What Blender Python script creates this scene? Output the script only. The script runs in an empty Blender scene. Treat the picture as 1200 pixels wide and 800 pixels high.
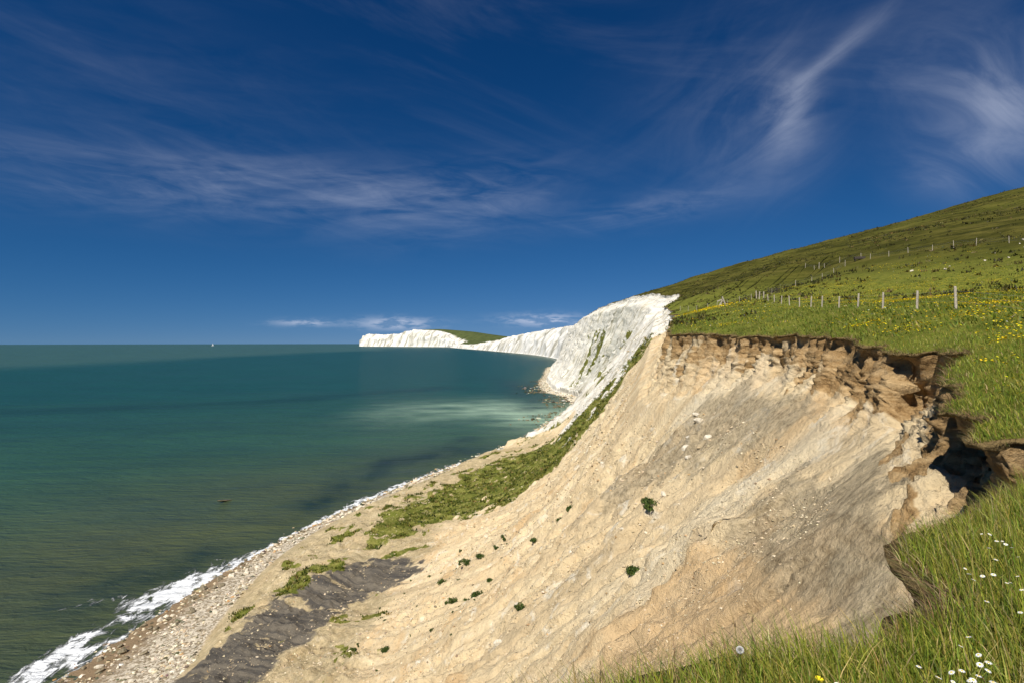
import bpy, math, random
import numpy as np
from mathutils import Vector

# ------------------------------------------------------------------ camera, sky, sun, exposure
SC = bpy.context.scene
COL = SC.collection
EYE = 45.0                                   # camera height above the sea (m)
R_EARTH = 6.371e6
cam_d = bpy.data.cameras.new('camera')
cam = bpy.data.objects.new('camera', cam_d)
COL.objects.link(cam)
cam_d.lens = 20.0
cam_d.sensor_width = 36.0
cam_d.clip_start = 0.05
cam_d.clip_end = 90000.0
cam.location = (0, 0, EYE)
cam.rotation_euler = (math.radians(90.02), 0, 0)
SC.camera = cam

SUN = Vector((-0.29, -0.58, 0.77)).normalized()
SUN_EL = math.asin(SUN.z)
SUN_AZ = math.atan2(SUN.x, SUN.y)
sd = bpy.data.lights.new('sun', 'SUN')
sd.energy = 5.0
sd.angle = math.radians(0.53)
sd.color = (1.0, 0.95, 0.87)
so = bpy.data.objects.new('sun', sd)
so.rotation_euler = SUN.to_track_quat('Z', 'Y').to_euler()
COL.objects.link(so)

SC.view_settings.view_transform = 'Standard'
SC.view_settings.look = 'None'
SC.view_settings.exposure = 0.2
SC.view_settings.gamma = 1.0
SC.view_settings.use_curve_mapping = False
SC.cycles.max_bounces = 6
SC.cycles.transparent_max_bounces = 8


# ------------------------------------------------------------------ node helper
class NT:
    def __init__(self, tree):
        self.t = tree
        tree.nodes.clear()

    def n(self, kind, props=None, **ins):
        nd = self.t.nodes.new(kind)
        for k, v in (props or {}).items():
            setattr(nd, k, v)
        for k, v in ins.items():
            key = int(k[1:]) if k[0] == 'i' and k[1:].isdigit() else k.replace('_', ' ')
            self.put(nd.inputs[key], v)
        return nd

    def put(self, sock, v):
        if isinstance(v, bpy.types.Node):
            v = v.outputs[0]
        if isinstance(v, bpy.types.NodeSocket):
            self.t.links.new(v, sock)
        else:
            sock.default_value = v

    def m(self, op, a, b=0.0, c=0.0, clamp=False):
        nd = self.t.nodes.new('ShaderNodeMath')
        nd.operation = op
        nd.use_clamp = clamp
        for i, v in enumerate((a, b, c)):
            self.put(nd.inputs[i], v)
        return nd.outputs[0]

    def ss(self, x, lo, hi, a=0.0, b=1.0):
        nd = self.n('ShaderNodeMapRange', {'interpolation_type': 'SMOOTHSTEP'})
        for k, v in zip(('Value', 'From Min', 'From Max', 'To Min', 'To Max'), (x, lo, hi, a, b)):
            self.put(nd.inputs[k], v)
        return nd.outputs[0]

    def lin(self, x, lo, hi, a=0.0, b=1.0):
        nd = self.n('ShaderNodeMapRange')
        for k, v in zip(('Value', 'From Min', 'From Max', 'To Min', 'To Max'), (x, lo, hi, a, b)):
            self.put(nd.inputs[k], v)
        return nd.outputs[0]

    def mix(self, f, a, b, blend='MIX'):
        nd = self.t.nodes.new('ShaderNodeMix')
        nd.data_type = 'RGBA'
        nd.blend_type = blend
        self.put(nd.inputs[0], f)
        for i, v in ((6, a), (7, b)):
            if isinstance(v, tuple) and len(v) == 3:
                v = v + (1.0,)
            self.put(nd.inputs[i], v)
        return nd.outputs[2]

    def noise(self, vec, scale, detail=4.0, rough=0.55, dist=0.0):
        nd = self.n('ShaderNodeTexNoise')
        self.put(nd.inputs['Vector'], vec)
        nd.inputs['Scale'].default_value = scale
        nd.inputs['Detail'].default_value = detail
        nd.inputs['Roughness'].default_value = rough
        nd.inputs['Distortion'].default_value = dist
        return nd.outputs[0]

    def mapv(self, vec, scale=(1, 1, 1), loc=(0, 0, 0), rot=(0, 0, 0)):
        nd = self.n('ShaderNodeMapping')
        self.put(nd.inputs['Vector'], vec)
        nd.inputs['Scale'].default_value = scale
        nd.inputs['Location'].default_value = loc
        nd.inputs['Rotation'].default_value = rot
        return nd.outputs[0]

    def sep(self, col):
        nd = self.n('ShaderNodeSeparateColor')
        self.put(nd.inputs[0], col)
        return nd.outputs

    def ramp(self, f, stops):
        nd = self.n('ShaderNodeValToRGB')
        self.put(nd.inputs[0], f)
        el = nd.color_ramp.elements
        while len(el) < len(stops):
            el.new(0.5)
        for e, (p, c) in zip(el, stops):
            e.position = p
            e.color = tuple(c) + (1.0,)
        return nd.outputs[0]

    def bump(self, height, strength, distance, normal=None):
        nd = self.n('ShaderNodeBump')
        self.put(nd.inputs['Height'], height)
        nd.inputs['Strength'].default_value = strength
        nd.inputs['Distance'].default_value = distance
        if normal is not None:
            self.put(nd.inputs['Normal'], normal)
        return nd.outputs[0]


def material(name):
    m = bpy.data.materials.new(name)
    m.use_nodes = True
    return m, NT(m.node_tree)


def finish(nt, color, rough=0.9, normal=None, spec=0.2, **kw):
    b = nt.n('ShaderNodeBsdfPrincipled')
    nt.put(b.inputs['Base Color'], color if not (isinstance(color, tuple) and len(color) == 3) else color + (1.0,))
    nt.put(b.inputs['Roughness'], rough)
    nt.put(b.inputs['Specular IOR Level'], spec)
    if normal is not None:
        nt.put(b.inputs['Normal'], normal)
    for k, v in kw.items():
        nt.put(b.inputs[k.replace('_', ' ')], v)
    o = nt.n('ShaderNodeOutputMaterial')
    nt.t.links.new(b.outputs[0], o.inputs[0])
    return b


# ------------------------------------------------------------------ world: clear deep-blue sky with cirrus
W = bpy.data.worlds.new('World')
SC.world = W
W.use_nodes = True
nt = NT(W.node_tree)
tc = nt.n('ShaderNodeTexCoord').outputs['Generated']
sx, sy, sz = nt.n('ShaderNodeSeparateXYZ', None, Vector=tc).outputs
zc = nt.m('ADD', nt.m('MAXIMUM', sz, 0.0), 0.09)
vec = nt.n('ShaderNodeCombineXYZ', None, X=sx, Y=sy, Z=zc)
sky = nt.n('ShaderNodeTexSky', {'sky_type': 'NISHITA', 'sun_disc': False, 'sun_elevation': SUN_EL,
                                'sun_rotation': SUN_AZ, 'altitude': 50.0, 'air_density': 1.0,
                                'dust_density': 0.0, 'ozone_density': 6.0}, Vector=vec)
SKY_STRENGTH = 0.05
az = nt.m('ARCTAN2', sx, sy)
el = nt.m('ARCSINE', nt.m('MAXIMUM', nt.m('MINIMUM', sz, 1.0), -1.0))


def gauss(a0, e0, wa, we, rot=0.0):
    """soft patch on the sky dome, centred on azimuth a0, elevation e0 (degrees)"""
    da = nt.m('SUBTRACT', az, math.radians(a0))
    de = nt.m('SUBTRACT', el, math.radians(e0))
    c, s = math.cos(math.radians(rot)), math.sin(math.radians(rot))
    p = nt.m('ADD', nt.m('MULTIPLY', da, c), nt.m('MULTIPLY', de, s))
    q = nt.m('SUBTRACT', nt.m('MULTIPLY', de, c), nt.m('MULTIPLY', da, s))
    p = nt.m('DIVIDE', p, math.radians(wa))
    q = nt.m('DIVIDE', q, math.radians(we))
    r2 = nt.m('ADD', nt.m('MULTIPLY', p, p), nt.m('MULTIPLY', q, q))
    return nt.m('POWER', 2.718, nt.m('MULTIPLY', r2, -1.0))


ae = nt.n('ShaderNodeCombineXYZ', None, X=az, Y=el, Z=0.0)


def streak(rot, sa, se, scale, detail, dist, loc=(0, 0, 0), rough=0.6):
    v = nt.mapv(ae, (1, 1, 1), loc, (0, 0, math.radians(rot)))
    v = nt.mapv(v, (sa, se, 1))
    return nt.noise(v, scale, detail, rough, dist)


def sumof(*a):
    r = a[0]
    for b in a[1:]:
        r = nt.m('ADD', r, b)
    return r


# long flat cirrus veil above the sea
n1 = nt.ss(streak(-4, 2.2, 13, 1.5, 9, 0.7), 0.34, 0.82)
n1b = nt.ss(streak(6, 5, 20, 1.8, 9, 1.0, (3, 1, 0)), 0.32, 0.82)
band = sumof(gauss(-24, 13.6, 20, 2.6, 2), nt.m('MULTIPLY', gauss(-5, 13.8, 9, 3.0, 12), 0.8),
             nt.m('MULTIPLY', gauss(13, 12.6, 8, 1.3, 8), 0.9), nt.m('MULTIPLY', gauss(-32, 20, 14, 5, 0), 0.16))
c1 = nt.m('MULTIPLY', nt.m('MULTIPLY', band, nt.m('ADD', nt.m('MULTIPLY', n1, 0.75), nt.m('MULTIPLY', n1b, 0.45))), 0.26)
# hooked mare's tail
n2 = nt.ss(streak(-36, 3.0, 8, 2.0, 9, 0.9, (1, 2, 0)), 0.30, 0.80)
n2b = nt.ss(streak(-20, 2.5, 5, 1.8, 9, 0.9, (5, 2, 0)), 0.25, 0.8)
tail = sumof(nt.m('MULTIPLY', gauss(28.8, 23.2, 4.6, 0.7, 33), 0.7), nt.m('MULTIPLY', gauss(25.8, 20.2, 2.2, 2.7, 20), 0.9),
             nt.m('MULTIPLY', gauss(24.5, 17.5, 4.5, 4.0, 20), 0.30), nt.m('MULTIPLY', gauss(20, 22, 10, 6, 30), 0.14))
c2 = nt.m('MULTIPLY', nt.m('MULTIPLY', tail, nt.m('ADD', nt.m('MULTIPLY', n2, 0.6), nt.m('MULTIPLY', n2b, 0.5))), 0.50)
# fan over the down
n3 = nt.ss(streak(38, 2.4, 6, 2.2, 9, 0.8, (7, 4, 0)), 0.30, 0.82)
fan = sumof(nt.m('MULTIPLY', gauss(40.5, 16.0, 4.0, 3.5, -50), 0.9), nt.m('MULTIPLY', gauss(36.8, 14.0, 2.2, 2.8, 60), 0.45),
            nt.m('MULTIPLY', gauss(38, 20.5, 7, 3.8, -30), 0.35), nt.m('MULTIPLY', gauss(52, 16, 9, 4, -20), 0.5))
c3 = nt.m('MULTIPLY', nt.m('MULTIPLY', fan, nt.m('ADD', n3, 0.15)), 0.32)
# thin veil everywhere
n4 = nt.ss(streak(12, 1.2, 6, 1.1, 9, 1.3, (9, 1, 0)), 0.45, 0.85)
c4 = nt.m('MULTIPLY', nt.m('MULTIPLY', n4, nt.ss(el, 0.10, 0.45)), 0.05)
# far cumulus low over the horizon
n5 = nt.ss(streak(0, 9, 34, 3.0, 7, 0.2, (2, 0.3, 0)), 0.40, 0.60)
low = sumof(gauss(-11.5, 1.75, 3.4, 0.55), nt.m('MULTIPLY', gauss(-20, 1.75, 2.6, 0.33), 0.7),
            gauss(3.2, 2.15, 3.6, 0.55), nt.m('MULTIPLY', gauss(60, 2, 30, 0.7), 0.5), nt.m('MULTIPLY', gauss(-75, 2, 14, 0.5), 0.4))
c5 = nt.m('MULTIPLY', nt.m('MULTIPLY', low, nt.m('ADD', n5, 0.18)), 0.52)
cl = nt.m('MINIMUM', sumof(c1, c2, c3, c4, c5), 0.85)
skyc = nt.n('ShaderNodeVectorMath', {'operation': 'SCALE'}, i0=sky)
skyc.inputs['Scale'].default_value = SKY_STRENGTH
kr, kg, kb = nt.sep(skyc.outputs[0])[:3]
# polarised, saturated blue: steeper response in red and green than in blue
tint = nt.n('ShaderNodeCombineColor', None, Red=nt.m('MULTIPLY', nt.m('POWER', kr, 2.2), 4.6), Green=nt.m('MULTIPLY', nt.m('POWER', kg, 1.28), 1.10),
            Blue=nt.m('MULTIPLY', nt.m('POWER', kb, 1.12), 1.16))
mixc = nt.mix(cl, tint, (0.62, 0.66, 0.78))
bg = nt.n('ShaderNodeBackground', None, Color=mixc, Strength=1.0)
wo = nt.n('ShaderNodeOutputWorld')
nt.t.links.new(bg.outputs[0], wo.inputs[0])


# ------------------------------------------------------------------ numeric helpers
RNG = np.random.default_rng(11)
random.seed(5)


def _hash(ix, iy, seed):
    h = (ix.astype(np.int64) * 374761393 + iy.astype(np.int64) * 668265263 + seed * 1274126177) & 0xFFFFFFFF
    h = ((h ^ (h >> 13)) * 1274126177) & 0xFFFFFFFF
    return ((h ^ (h >> 16)) & 0xFFFF) / 65536.0


def perlin(x, y, seed=0):
    x = np.asarray(x, float)
    y = np.asarray(y, float)
    x0 = np.floor(x)
    y0 = np.floor(y)
    fx = x - x0
    fy = y - y0
    u = fx * fx * fx * (fx * (fx * 6 - 15) + 10)
    v = fy * fy * fy * (fy * (fy * 6 - 15) + 10)

    def g(dx, dy):
        a = _hash(x0 + dx, y0 + dy, seed) * (2 * math.pi)
        return np.cos(a) * (fx - dx) + np.sin(a) * (fy - dy)
    a = g(0, 0)
    b = g(1, 0)
    c = g(0, 1)
    d = g(1, 1)
    return 1.5 * ((a + (b - a) * u) * (1 - v) + (c + (d - c) * u) * v)


def fbm(x, y, octs=4, seed=0, gain=0.5):
    r = 0.0
    amp = 1.0
    for o in range(octs):
        r = r + amp * perlin(x * 2.03 ** o + 17.3 * o, y * 2.03 ** o - 9.1 * o, seed + o)
        amp *= gain
    return r


def ridged(x, y, octs=4, seed=0, gain=0.5):
    r = 0.0
    amp = 1.0
    for o in range(octs):
        r = r + amp * (1 - 2 * np.abs(perlin(x * 2.1 ** o + 7.7 * o, y * 2.1 ** o + 3.1 * o, seed + o)))
        amp *= gain
    return r


def sstep(x, a, b):
    t = np.clip((x - a) / (b - a), 0, 1)
    return t * t * (3 - 2 * t)


def pchip(xk, yk, x):
    xk = np.asarray(xk, float)
    yk = np.asarray(yk, float)
    if yk.ndim == 2:
        return np.stack([pchip(xk, yk[:, i], x) for i in range(yk.shape[1])], 1)
    h = np.diff(xk)
    d = np.diff(yk) / h
    m = np.zeros_like(yk)
    ok = d[:-1] * d[1:] > 0
    w1 = 2 * h[1:] + h[:-1]
    w2 = h[1:] + 2 * h[:-1]
    with np.errstate(divide='ignore', invalid='ignore'):
        hm = (w1 + w2) / (w1 / d[:-1] + w2 / d[1:])
    m[1:-1] = np.where(ok, hm, 0)
    m[0], m[-1] = d[0], d[-1]
    i = np.clip(np.searchsorted(xk, x) - 1, 0, len(h) - 1)
    t = (x - xk[i]) / h[i]
    t2, t3 = t * t, t * t * t
    return ((2 * t3 - 3 * t2 + 1) * yk[i] + (t3 - 2 * t2 + t) * h[i] * m[i]
            + (-2 * t3 + 3 * t2) * yk[i + 1] + (t3 - t2) * h[i] * m[i + 1])


def in_poly(x, y, poly):
    inside = np.zeros(x.shape, bool)
    n = len(poly)
    for i in range(n):
        x1, y1 = poly[i]
        x2, y2 = poly[(i + 1) % n]
        if y1 == y2:
            continue
        c = ((y1 > y) != (y2 > y)) & (x < (x2 - x1) * (y - y1) / (y2 - y1) + x1)
        inside ^= c
    return inside


def seg_dist(x, y, poly, closed=False):
    best = np.full(x.shape, 1e9)
    n = len(poly)
    for i in range(n if closed else n - 1):
        x1, y1 = poly[i]
        x2, y2 = poly[(i + 1) % n]
        dx, dy = x2 - x1, y2 - y1
        t = np.clip(((x - x1) * dx + (y - y1) * dy) / (dx * dx + dy * dy + 1e-9), 0, 1)
        best = np.minimum(best, np.hypot(x - x1 - t * dx, y - y1 - t * dy))
    return best


def poly_mask(x, y, poly, soft):
    """1 inside, 0 outside, soft edge of the given width in metres"""
    px = [p[0] for p in poly]
    py = [p[1] for p in poly]
    r = np.zeros(x.shape)
    b = (x > min(px) - soft) & (x < max(px) + soft) & (y > min(py) - soft) & (y < max(py) + soft)
    if b.any():
        d = seg_dist(x[b], y[b], poly, True)
        d = np.where(in_poly(x[b], y[b], poly), d, -d)
        r[b] = sstep(d, -soft, soft)
    return r


# ------------------------------------------------------------------ mesh helpers
def mesh_from(name, v, f, smooth=True):
    """v (n,3), f (m,k) arrays"""
    me = bpy.data.meshes.new(name)
    v = np.ascontiguousarray(v, np.float32)
    f = np.ascontiguousarray(f, np.int32)
    m, k = f.shape
    me.vertices.add(len(v))
    me.vertices.foreach_set('co', v.ravel())
    me.loops.add(m * k)
    me.loops.foreach_set('vertex_index', f.ravel())
    me.polygons.add(m)
    me.polygons.foreach_set('loop_start', np.arange(0, m * k, k, dtype=np.int32))
    me.polygons.foreach_set('use_smooth', np.full(m, smooth))
    me.update(calc_edges=True)
    return me


def add_color(me, name, arr):
    a = me.attributes.new(name, 'FLOAT_COLOR', 'POINT')
    arr = np.asarray(arr, np.float32)
    if arr.shape[1] == 3:
        arr = np.concatenate([arr, np.ones((len(arr), 1), np.float32)], 1)
    a.data.foreach_set('color', np.ascontiguousarray(arr).ravel())


def add_vec(me, name, arr):
    a = me.attributes.new(name, 'FLOAT_VECTOR', 'POINT')
    a.data.foreach_set('vector', np.ascontiguousarray(arr, np.float32).ravel())


def grid_faces(n, m):
    i = np.arange(n - 1)[:, None] * m + np.arange(m - 1)[None, :]
    return np.stack([i, i + m, i + m + 1, i + 1], -1).reshape(-1, 4)


def link(name, me, mat=None, parent=None, loc=None, rot=None, **props):
    o = bpy.data.objects.new(name, me)
    COL.objects.link(o)
    if mat is not None and me is not None and not me.materials:
        me.materials.append(mat)
    if parent is not None:
        o.parent = parent
    if loc is not None:
        o.location = loc
    if rot is not None:
        o.rotation_euler = rot
    for k, v in props.items():
        o[k] = v
    return o


def grid_normals(P):
    du = np.gradient(P, axis=0)
    dv = np.gradient(P, axis=1)
    n = np.cross(du, dv)
    n /= np.linalg.norm(n, axis=-1, keepdims=True) + 1e-9
    return n


# ------------------------------------------------------------------ the down: one smooth height function (relative to the eye)
CTRL = np.array([
    (0, 0, -1.6), (3, 3, -1.62), (7, 6, -1.6), (5, 0, -1.5), (10, 2, -1.3), (0, -10, -1.8), (10, -10, -1.4),
    (9, 10, -1.62), (12, 14, -1.35), (17, 22, -0.45), (18, 30, 0.0), (19.5, 42, 0.42), (17, 60, 0.85), (24, 90, 2.7),
    (30.5, 110, 4.4), (39, 140, 7.2), (50, 180, 11.4), (62, 215, 15.6), (73, 250, 20.6), (78, 300, 25.0), (79, 350, 28.4),
    (77, 420, 29.2), (75, 500, 28.6), (80, 600, 27.6), (86, 700, 25.5), (95, 850, 26), (110, 1000, 30),
    (12.6, 14, -1.05), (18, 20, -0.1), (30, 33, 2.0), (25.2, 32, 1.75), (26.8, 38, 2.15), (28.5, 43.8, 2.5), (30.2, 49.7, 2.9),
    (31.9, 55.6, 3.25), (36.9, 73, 4.5), (41, 88, 5.9), (46.6, 107, 7.9), (63, 70, 6.9), (76, 85, 12.5), (83, 95, 16.6),
    (78, 110, 16.8), (79, 120, 17.6), (77, 132, 18.0), (77, 150, 19.4), (60, 150, 14.2), (70, 140, 13.8), (90, 200, 26.5),
    (116, 345, 41), (151, 335, 50.5), (183, 325, 57.7), (226, 310, 68.7), (270, 300, 80.2), (330, 280, 92),
    (130, 240, 37.5), (176, 200, 47), (230, 180, 58), (300, 150, 70), (150, 100, 30), (200, 60, 30), (120, 20, 9), (60, 20, 3),
    (60, 0, 1), (30, -20, -1.5), (60, -60, -3), (150, -60, 5), (260, -20, 26), (320, 80, 55), (-4, -60, -3), (40, -120, -5),
    (300, 420, 62), (200, 440, 46), (120, 480, 34), (130, 600, 29), (140, 750, 27), (170, 900, 28), (400, 330, 90), (420, 500, 50),
], float)


def tps_fit(P, lam=0.02):
    s = P[:, :2] / 100.0
    d = np.hypot(s[:, None, 0] - s[None, :, 0], s[:, None, 1] - s[None, :, 1])
    K = np.where(d > 0, d * d * np.log(d + 1e-12), 0) + lam * np.eye(len(P)) * 0.002
    Q = np.concatenate([np.ones((len(P), 1)), s], 1)
    A = np.block([[K, Q], [Q.T, np.zeros((3, 3))]])
    return np.linalg.solve(A, np.concatenate([P[:, 2], np.zeros(3)])), s


TW, TS = tps_fit(CTRL)


def zf(x, y):
    sh = np.shape(x)
    x = np.ravel(np.asarray(x, float)) / 100
    y = np.ravel(np.asarray(y, float)) / 100
    r = TW[-3] + TW[-2] * x + TW[-1] * y
    for (a, b), w in zip(TS, TW[:-3]):
        d2 = (x - a) ** 2 + (y - b) ** 2
        r += w * 0.5 * d2 * np.log(d2 + 1e-18)
    return r.reshape(sh)


def hummock(x, y):
    """turf relief, growing with distance from the viewpoint"""
    d = np.hypot(x, y)
    k = sstep(d, 5, 60)
    k2 = sstep(d, 60, 180)
    return (0.05 * fbm(x / 1.7, y / 1.7, 2, 3) + 0.16 * k * fbm(x / 7, y / 7, 3, 4)
            + k2 * (0.9 * fbm(x / 38, y / 38, 3, 9) + 0.35 * fbm(x / 9, y / 9, 3, 12)))


def ground(x, y):
    return zf(x, y) + hummock(x, y) + EYE


# ------------------------------------------------------------------ coast knots: lip, scarp height, scarp foot, toe, shore, inland
K = [
    (-6, -40, 3, -8, -39.5, -58, -30, -68, -28, 40, -120),
    (-2.5, -12, 3, -3.8, -11.5, -52, 0, -66, 4, 60, -90),
    (-0.9, 0, 3, -2, 0.8, -48, 25, -64, 28, 80, -70),
    (0.0, 2.45, 3, -0.7, 3.5, -47, 33, -63, 36, 100, -55),
    (0.5, 2.92, 3, -0.1, 4.0, -46.5, 36, -62.5, 39, 110, -50),
    (1.3, 2.98, 3, 0.8, 4.3, -46, 38, -62, 41, 120, -45),
    (1.8, 3.12, 3, 1.3, 4.6, -46, 39, -62, 42, 126, -42),
    (2.55, 3.5, 3, 1.9, 5.1, -45.5, 41, -61.6, 44, 138, -38),
    (2.95, 3.8, 3, 2.1, 5.5, -45.3, 42, -61.4, 45, 148, -34),
    (3.15, 4.6, 3, 2.4, 6.0, -45, 43.5, -61, 46.5, 160, -30),
    (4.4, 5.6, 3, 3.3, 7.2, -44.8, 45.5, -60.8, 48.5, 190, -20),
    (6.5, 7.1, 3.8, 5.8, 8.0, -44.5, 48, -60.5, 51, 220, -10),
    (9.4, 8.7, 4.4, 8.5, 9.05, -44.3, 49.5, -60.3, 52.5, 240, 0),
    (9.2, 9.7, 4.4, 8.45, 9.5, -44.2, 50.5, -60.2, 53.5, 250, 5),
    (8.4, 10.2, 4.2, 7.6, 10.5, -44.1, 51.5, -60.1, 54.5, 260, 10),
    (9.4, 11.3, 4.0, 8.3, 11.4, -44, 52.5, -60, 55.5, 268, 16),
    (10.6, 12.6, 3.8, 9.0, 12.6, -44, 53.5, -60, 56.5, 275, 22),
    (10.5, 13.8, 3.6, 9.3, 13.9, -44, 55, -60, 58, 290, 40),
    (12.2, 15.8, 3.2, 10.4, 16.3, -44, 57, -60, 60, 297, 55),
    (15.0, 19.5, 3.5, 12.6, 19.7, -43.8, 59, -59.8, 62, 304, 70),
    (16.9, 22, 3.5, 14.4, 22, -43.5, 60.5, -59.5, 63.5, 310, 84),
    (16.9, 25, 3.6, 15.0, 25, -43.3, 63, -59.3, 66, 314, 105),
    (17.9, 30, 4, 15.6, 30, -43, 67, -59, 70, 320, 140),
    (18.8, 35, 4.2, 16.4, 35, -43, 71, -59, 74, 322, 170),
    (19.5, 42, 4, 17.2, 42, -43.3, 77, -58.8, 80, 320, 205),
    (18.8, 50, 5.5, 16.2, 51, -45, 86, -58.4, 89, 315, 250),
    (17.2, 60, 7.5, 14.2, 61.5, -46.5, 98, -57.6, 100, 300, 290),
    (20, 72, 7.5, 16.6, 74.5, -47.3, 111, -55.8, 113, 285, 320),
    (25.6, 90, 6.5, 21.8, 93, -45.3, 129, -51.5, 131.5, 260, 335),
    (31.6, 110, 5.5, 27.4, 113, -39, 151, -43.5, 153.5, 235, 345),
    (39, 140, 4, 35, 142, -27.5, 179, -32, 182, 205, 352),
    (50, 180, 5, 46, 183, -8, 216, -14, 220, 175, 356),
    (62, 215, 6, 57, 219, 12, 257, 5, 262, 150, 362),
    (73, 250, 8, 67, 255, 28, 307, 20, 314, 130, 366),
    (78, 300, 10, 71, 305, 42, 362, 35, 367, 114, 372),
    (79, 350, 12, 72, 354, 52, 408, 44, 414, 108, 392),
    (77, 420, 14, 70, 422, 50, 458, 43, 462, 120, 440),
    (75, 500, 16, 68, 501, 37, 522, 29, 524, 140, 520),
    (80, 600, 16, 72, 601, 38, 622, 30, 625, 150, 610),
    (86, 700, 16, 78, 703, 48, 730, 41, 735, 160, 700),
    (95, 850, 14, 88, 856, 60, 880, 52, 885, 180, 850),
    (110, 1000, 14, 102, 1003, 74, 1010, 64, 1012, 200, 1000),
]
K = np.array(K, float)
far_k = K[:, 1] >= 180                          # chalk: no soil scarp, the face starts at the lip
K[far_k, 2] = 2.5
K[far_k, 3:5] = K[far_k, 0:2] + 0.05 * (K[far_k, 5:7] - K[far_k, 0:2])
kt = np.concatenate([[0], np.cumsum(np.hypot(*np.diff(K[:, :2], axis=0).T))])
# stations: spacing grows with the distance from the viewpoint
ts = [0.0]
while ts[-1] < kt[-1]:
    p = np.array([np.interp(ts[-1], kt, K[:, 0]), np.interp(ts[-1], kt, K[:, 1])])
    d = np.hypot(*p)
    step = max(0.045, 0.0056 * d)
    if p[1] < 0.5:
        step = max(step, 0.25)
    ts.append(ts[-1] + step)
ts = np.array(ts[:-1] + [kt[-1]])
C = pchip(kt, K, ts)
lip, hs, foot, toe, shore, inl = C[:, 0:2], C[:, 2], C[:, 3:5], C[:, 5:7], C[:, 7:9], C[:, 9:11]
NS = len(ts)
dist = np.hypot(lip[:, 0], lip[:, 1])
outw = foot - lip
outw /= np.linalg.norm(outw, axis=1, keepdims=True)
ker = np.hanning(31)
ker /= ker.sum()
outw = np.stack([np.convolve(np.pad(outw[:, i], 15, 'edge'), ker, 'valid') for i in range(2)], 1)
outw /= np.linalg.norm(outw, axis=1, keepdims=True)
# ragged lip
wob = (sstep(dist, 9, 22) * (0.75 * fbm(ts / 4.3, ts * 0, 2, 21) - 0.55 * np.maximum(0, ridged(ts / 3.1, ts * 0 + 4, 2, 25) - 0.55))
       + sstep(dist, 40, 140) * (1.6 * fbm(ts / 17, ts * 0, 3, 22)) + sstep(dist, 200, 330) * 2.0 * fbm(ts / 33, ts * 0, 3, 23)
       + (0.10 + 0.16 * sstep(dist, 6, 25)) * fbm(ts / 0.7, ts * 0, 3, 24) + 0.35 * sstep(dist, 14, 30) * fbm(ts / 1.6, ts * 0, 2, 26))
lip = lip + outw * wob[:, None]
zlip = zf(lip[:, 0], lip[:, 1]) + hummock(lip[:, 0], lip[:, 1])
ulip = np.concatenate([[0], np.cumsum(np.hypot(*np.diff(lip, axis=0).T))])
mid = 0.5 * (foot + toe)
umid = np.concatenate([[0], np.cumsum(np.hypot(*np.diff(mid, axis=0).T))])
chalk_c = sstep(lip[:, 1] + 8 * fbm(ts / 20, ts * 0, 2, 30), 112, 142)      # colour of the ground
chalk_s = sstep(lip[:, 1] + 8 * fbm(ts / 20, ts * 0, 2, 30), 150, 215)        # stations where the face is chalk

# ------------------------------------------------------------------ cliff loft
RS, RM, RB = 60, 300, 40
a = np.linspace(0, 1, RS)[None, :]
zt = -43.6
uc = (0.55 + 0.35 * fbm(ulip / 2.2, ulip * 0, 2, 41))[:, None] * (1 - chalk_s)[:, None] * sstep(dist, 1, 4)[:, None]
near_k = 1 - sstep(dist, 11, 16)[:, None]
g = 0.20 * a + 0.80 * a ** 3.2
g = g - 0.16 * uc * np.exp(-((a - 0.12) / 0.10) ** 2)
hollow = (sstep(lip[:, 1], 7.9, 9.0) * (1 - sstep(lip[:, 1], 14.5, 17)))[:, None]          # wind-cut hollow under the turf round the gully head
g = g - 1.05 * hollow * np.exp(-((a - 0.32) / 0.26) ** 2)
P1 = np.zeros((NS, RS, 3))
P1[:, :, 0] = lip[:, 0:1] + (foot[:, 0:1] - lip[:, 0:1]) * g
P1[:, :, 1] = lip[:, 1:2] + (foot[:, 1:2] - lip[:, 1:2]) * g
P1[:, :, 2] = (zlip - 0.12)[:, None] - hs[:, None] * a ** (0.92)
zfoot = P1[:, -1, 2]
b = np.linspace(0, 1, RM + 1)[1:]
Zs = pchip([0, 0.3, 0.56, 0.72, 0.86, 0.93, 1.0], [0, 0.49, 0.815, 0.872, 0.905, 0.95, 1.0], b)
Zc = pchip([0, 0.3, 0.62, 0.86, 1.0], [0, 0.42, 0.79, 0.965, 1.0], b)
Zq = pchip([0, 0.12, 0.3, 0.56, 0.72, 0.86, 0.93, 1.0], [0, 0.32, 0.63, 0.865, 0.90, 0.925, 0.955, 1.0], b)
hol = (sstep(lip[:, 1], 42, 56) * (1 - sstep(lip[:, 1], 115, 170)))[:, None]      # hollow, steep upper slope past the first buttress
cs = chalk_s[:, None]
Zb = (Zs[None, :] * (1 - hol) + Zq[None, :] * hol) * (1 - cs) + Zc[None, :] * cs
P2 = np.zeros((NS, RM, 3))
for i in range(2):
    P2[:, :, i] = foot[:, i:i + 1] + (toe[:, i:i + 1] - foot[:, i:i + 1]) * b[None, :]
P2[:, :, 2] = zfoot[:, None] + (zt - zfoot[:, None]) * Zb
c = np.linspace(0, 1, RB + 1)[1:]
ext = shore + (shore - toe) / np.linalg.norm(shore - toe, axis=1, keepdims=True) * 26
P3 = np.zeros((NS, RB, 3))
cc = np.clip(c / 0.55, 0, 1)[None, :]
ce = np.clip((c - 0.55) / 0.45, 0, 1)[None, :]
for i in range(2):
    P3[:, :, i] = toe[:, i:i + 1] + (shore[:, i:i + 1] - toe[:, i:i + 1]) * cc + (ext[:, i:i + 1] - shore[:, i:i + 1]) * ce
P3[:, :, 2] = zt + (-45.0 - zt) * cc - 2.6 * ce
P = np.concatenate([P1, P2, P3], 1)
NR = P.shape[1]
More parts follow.
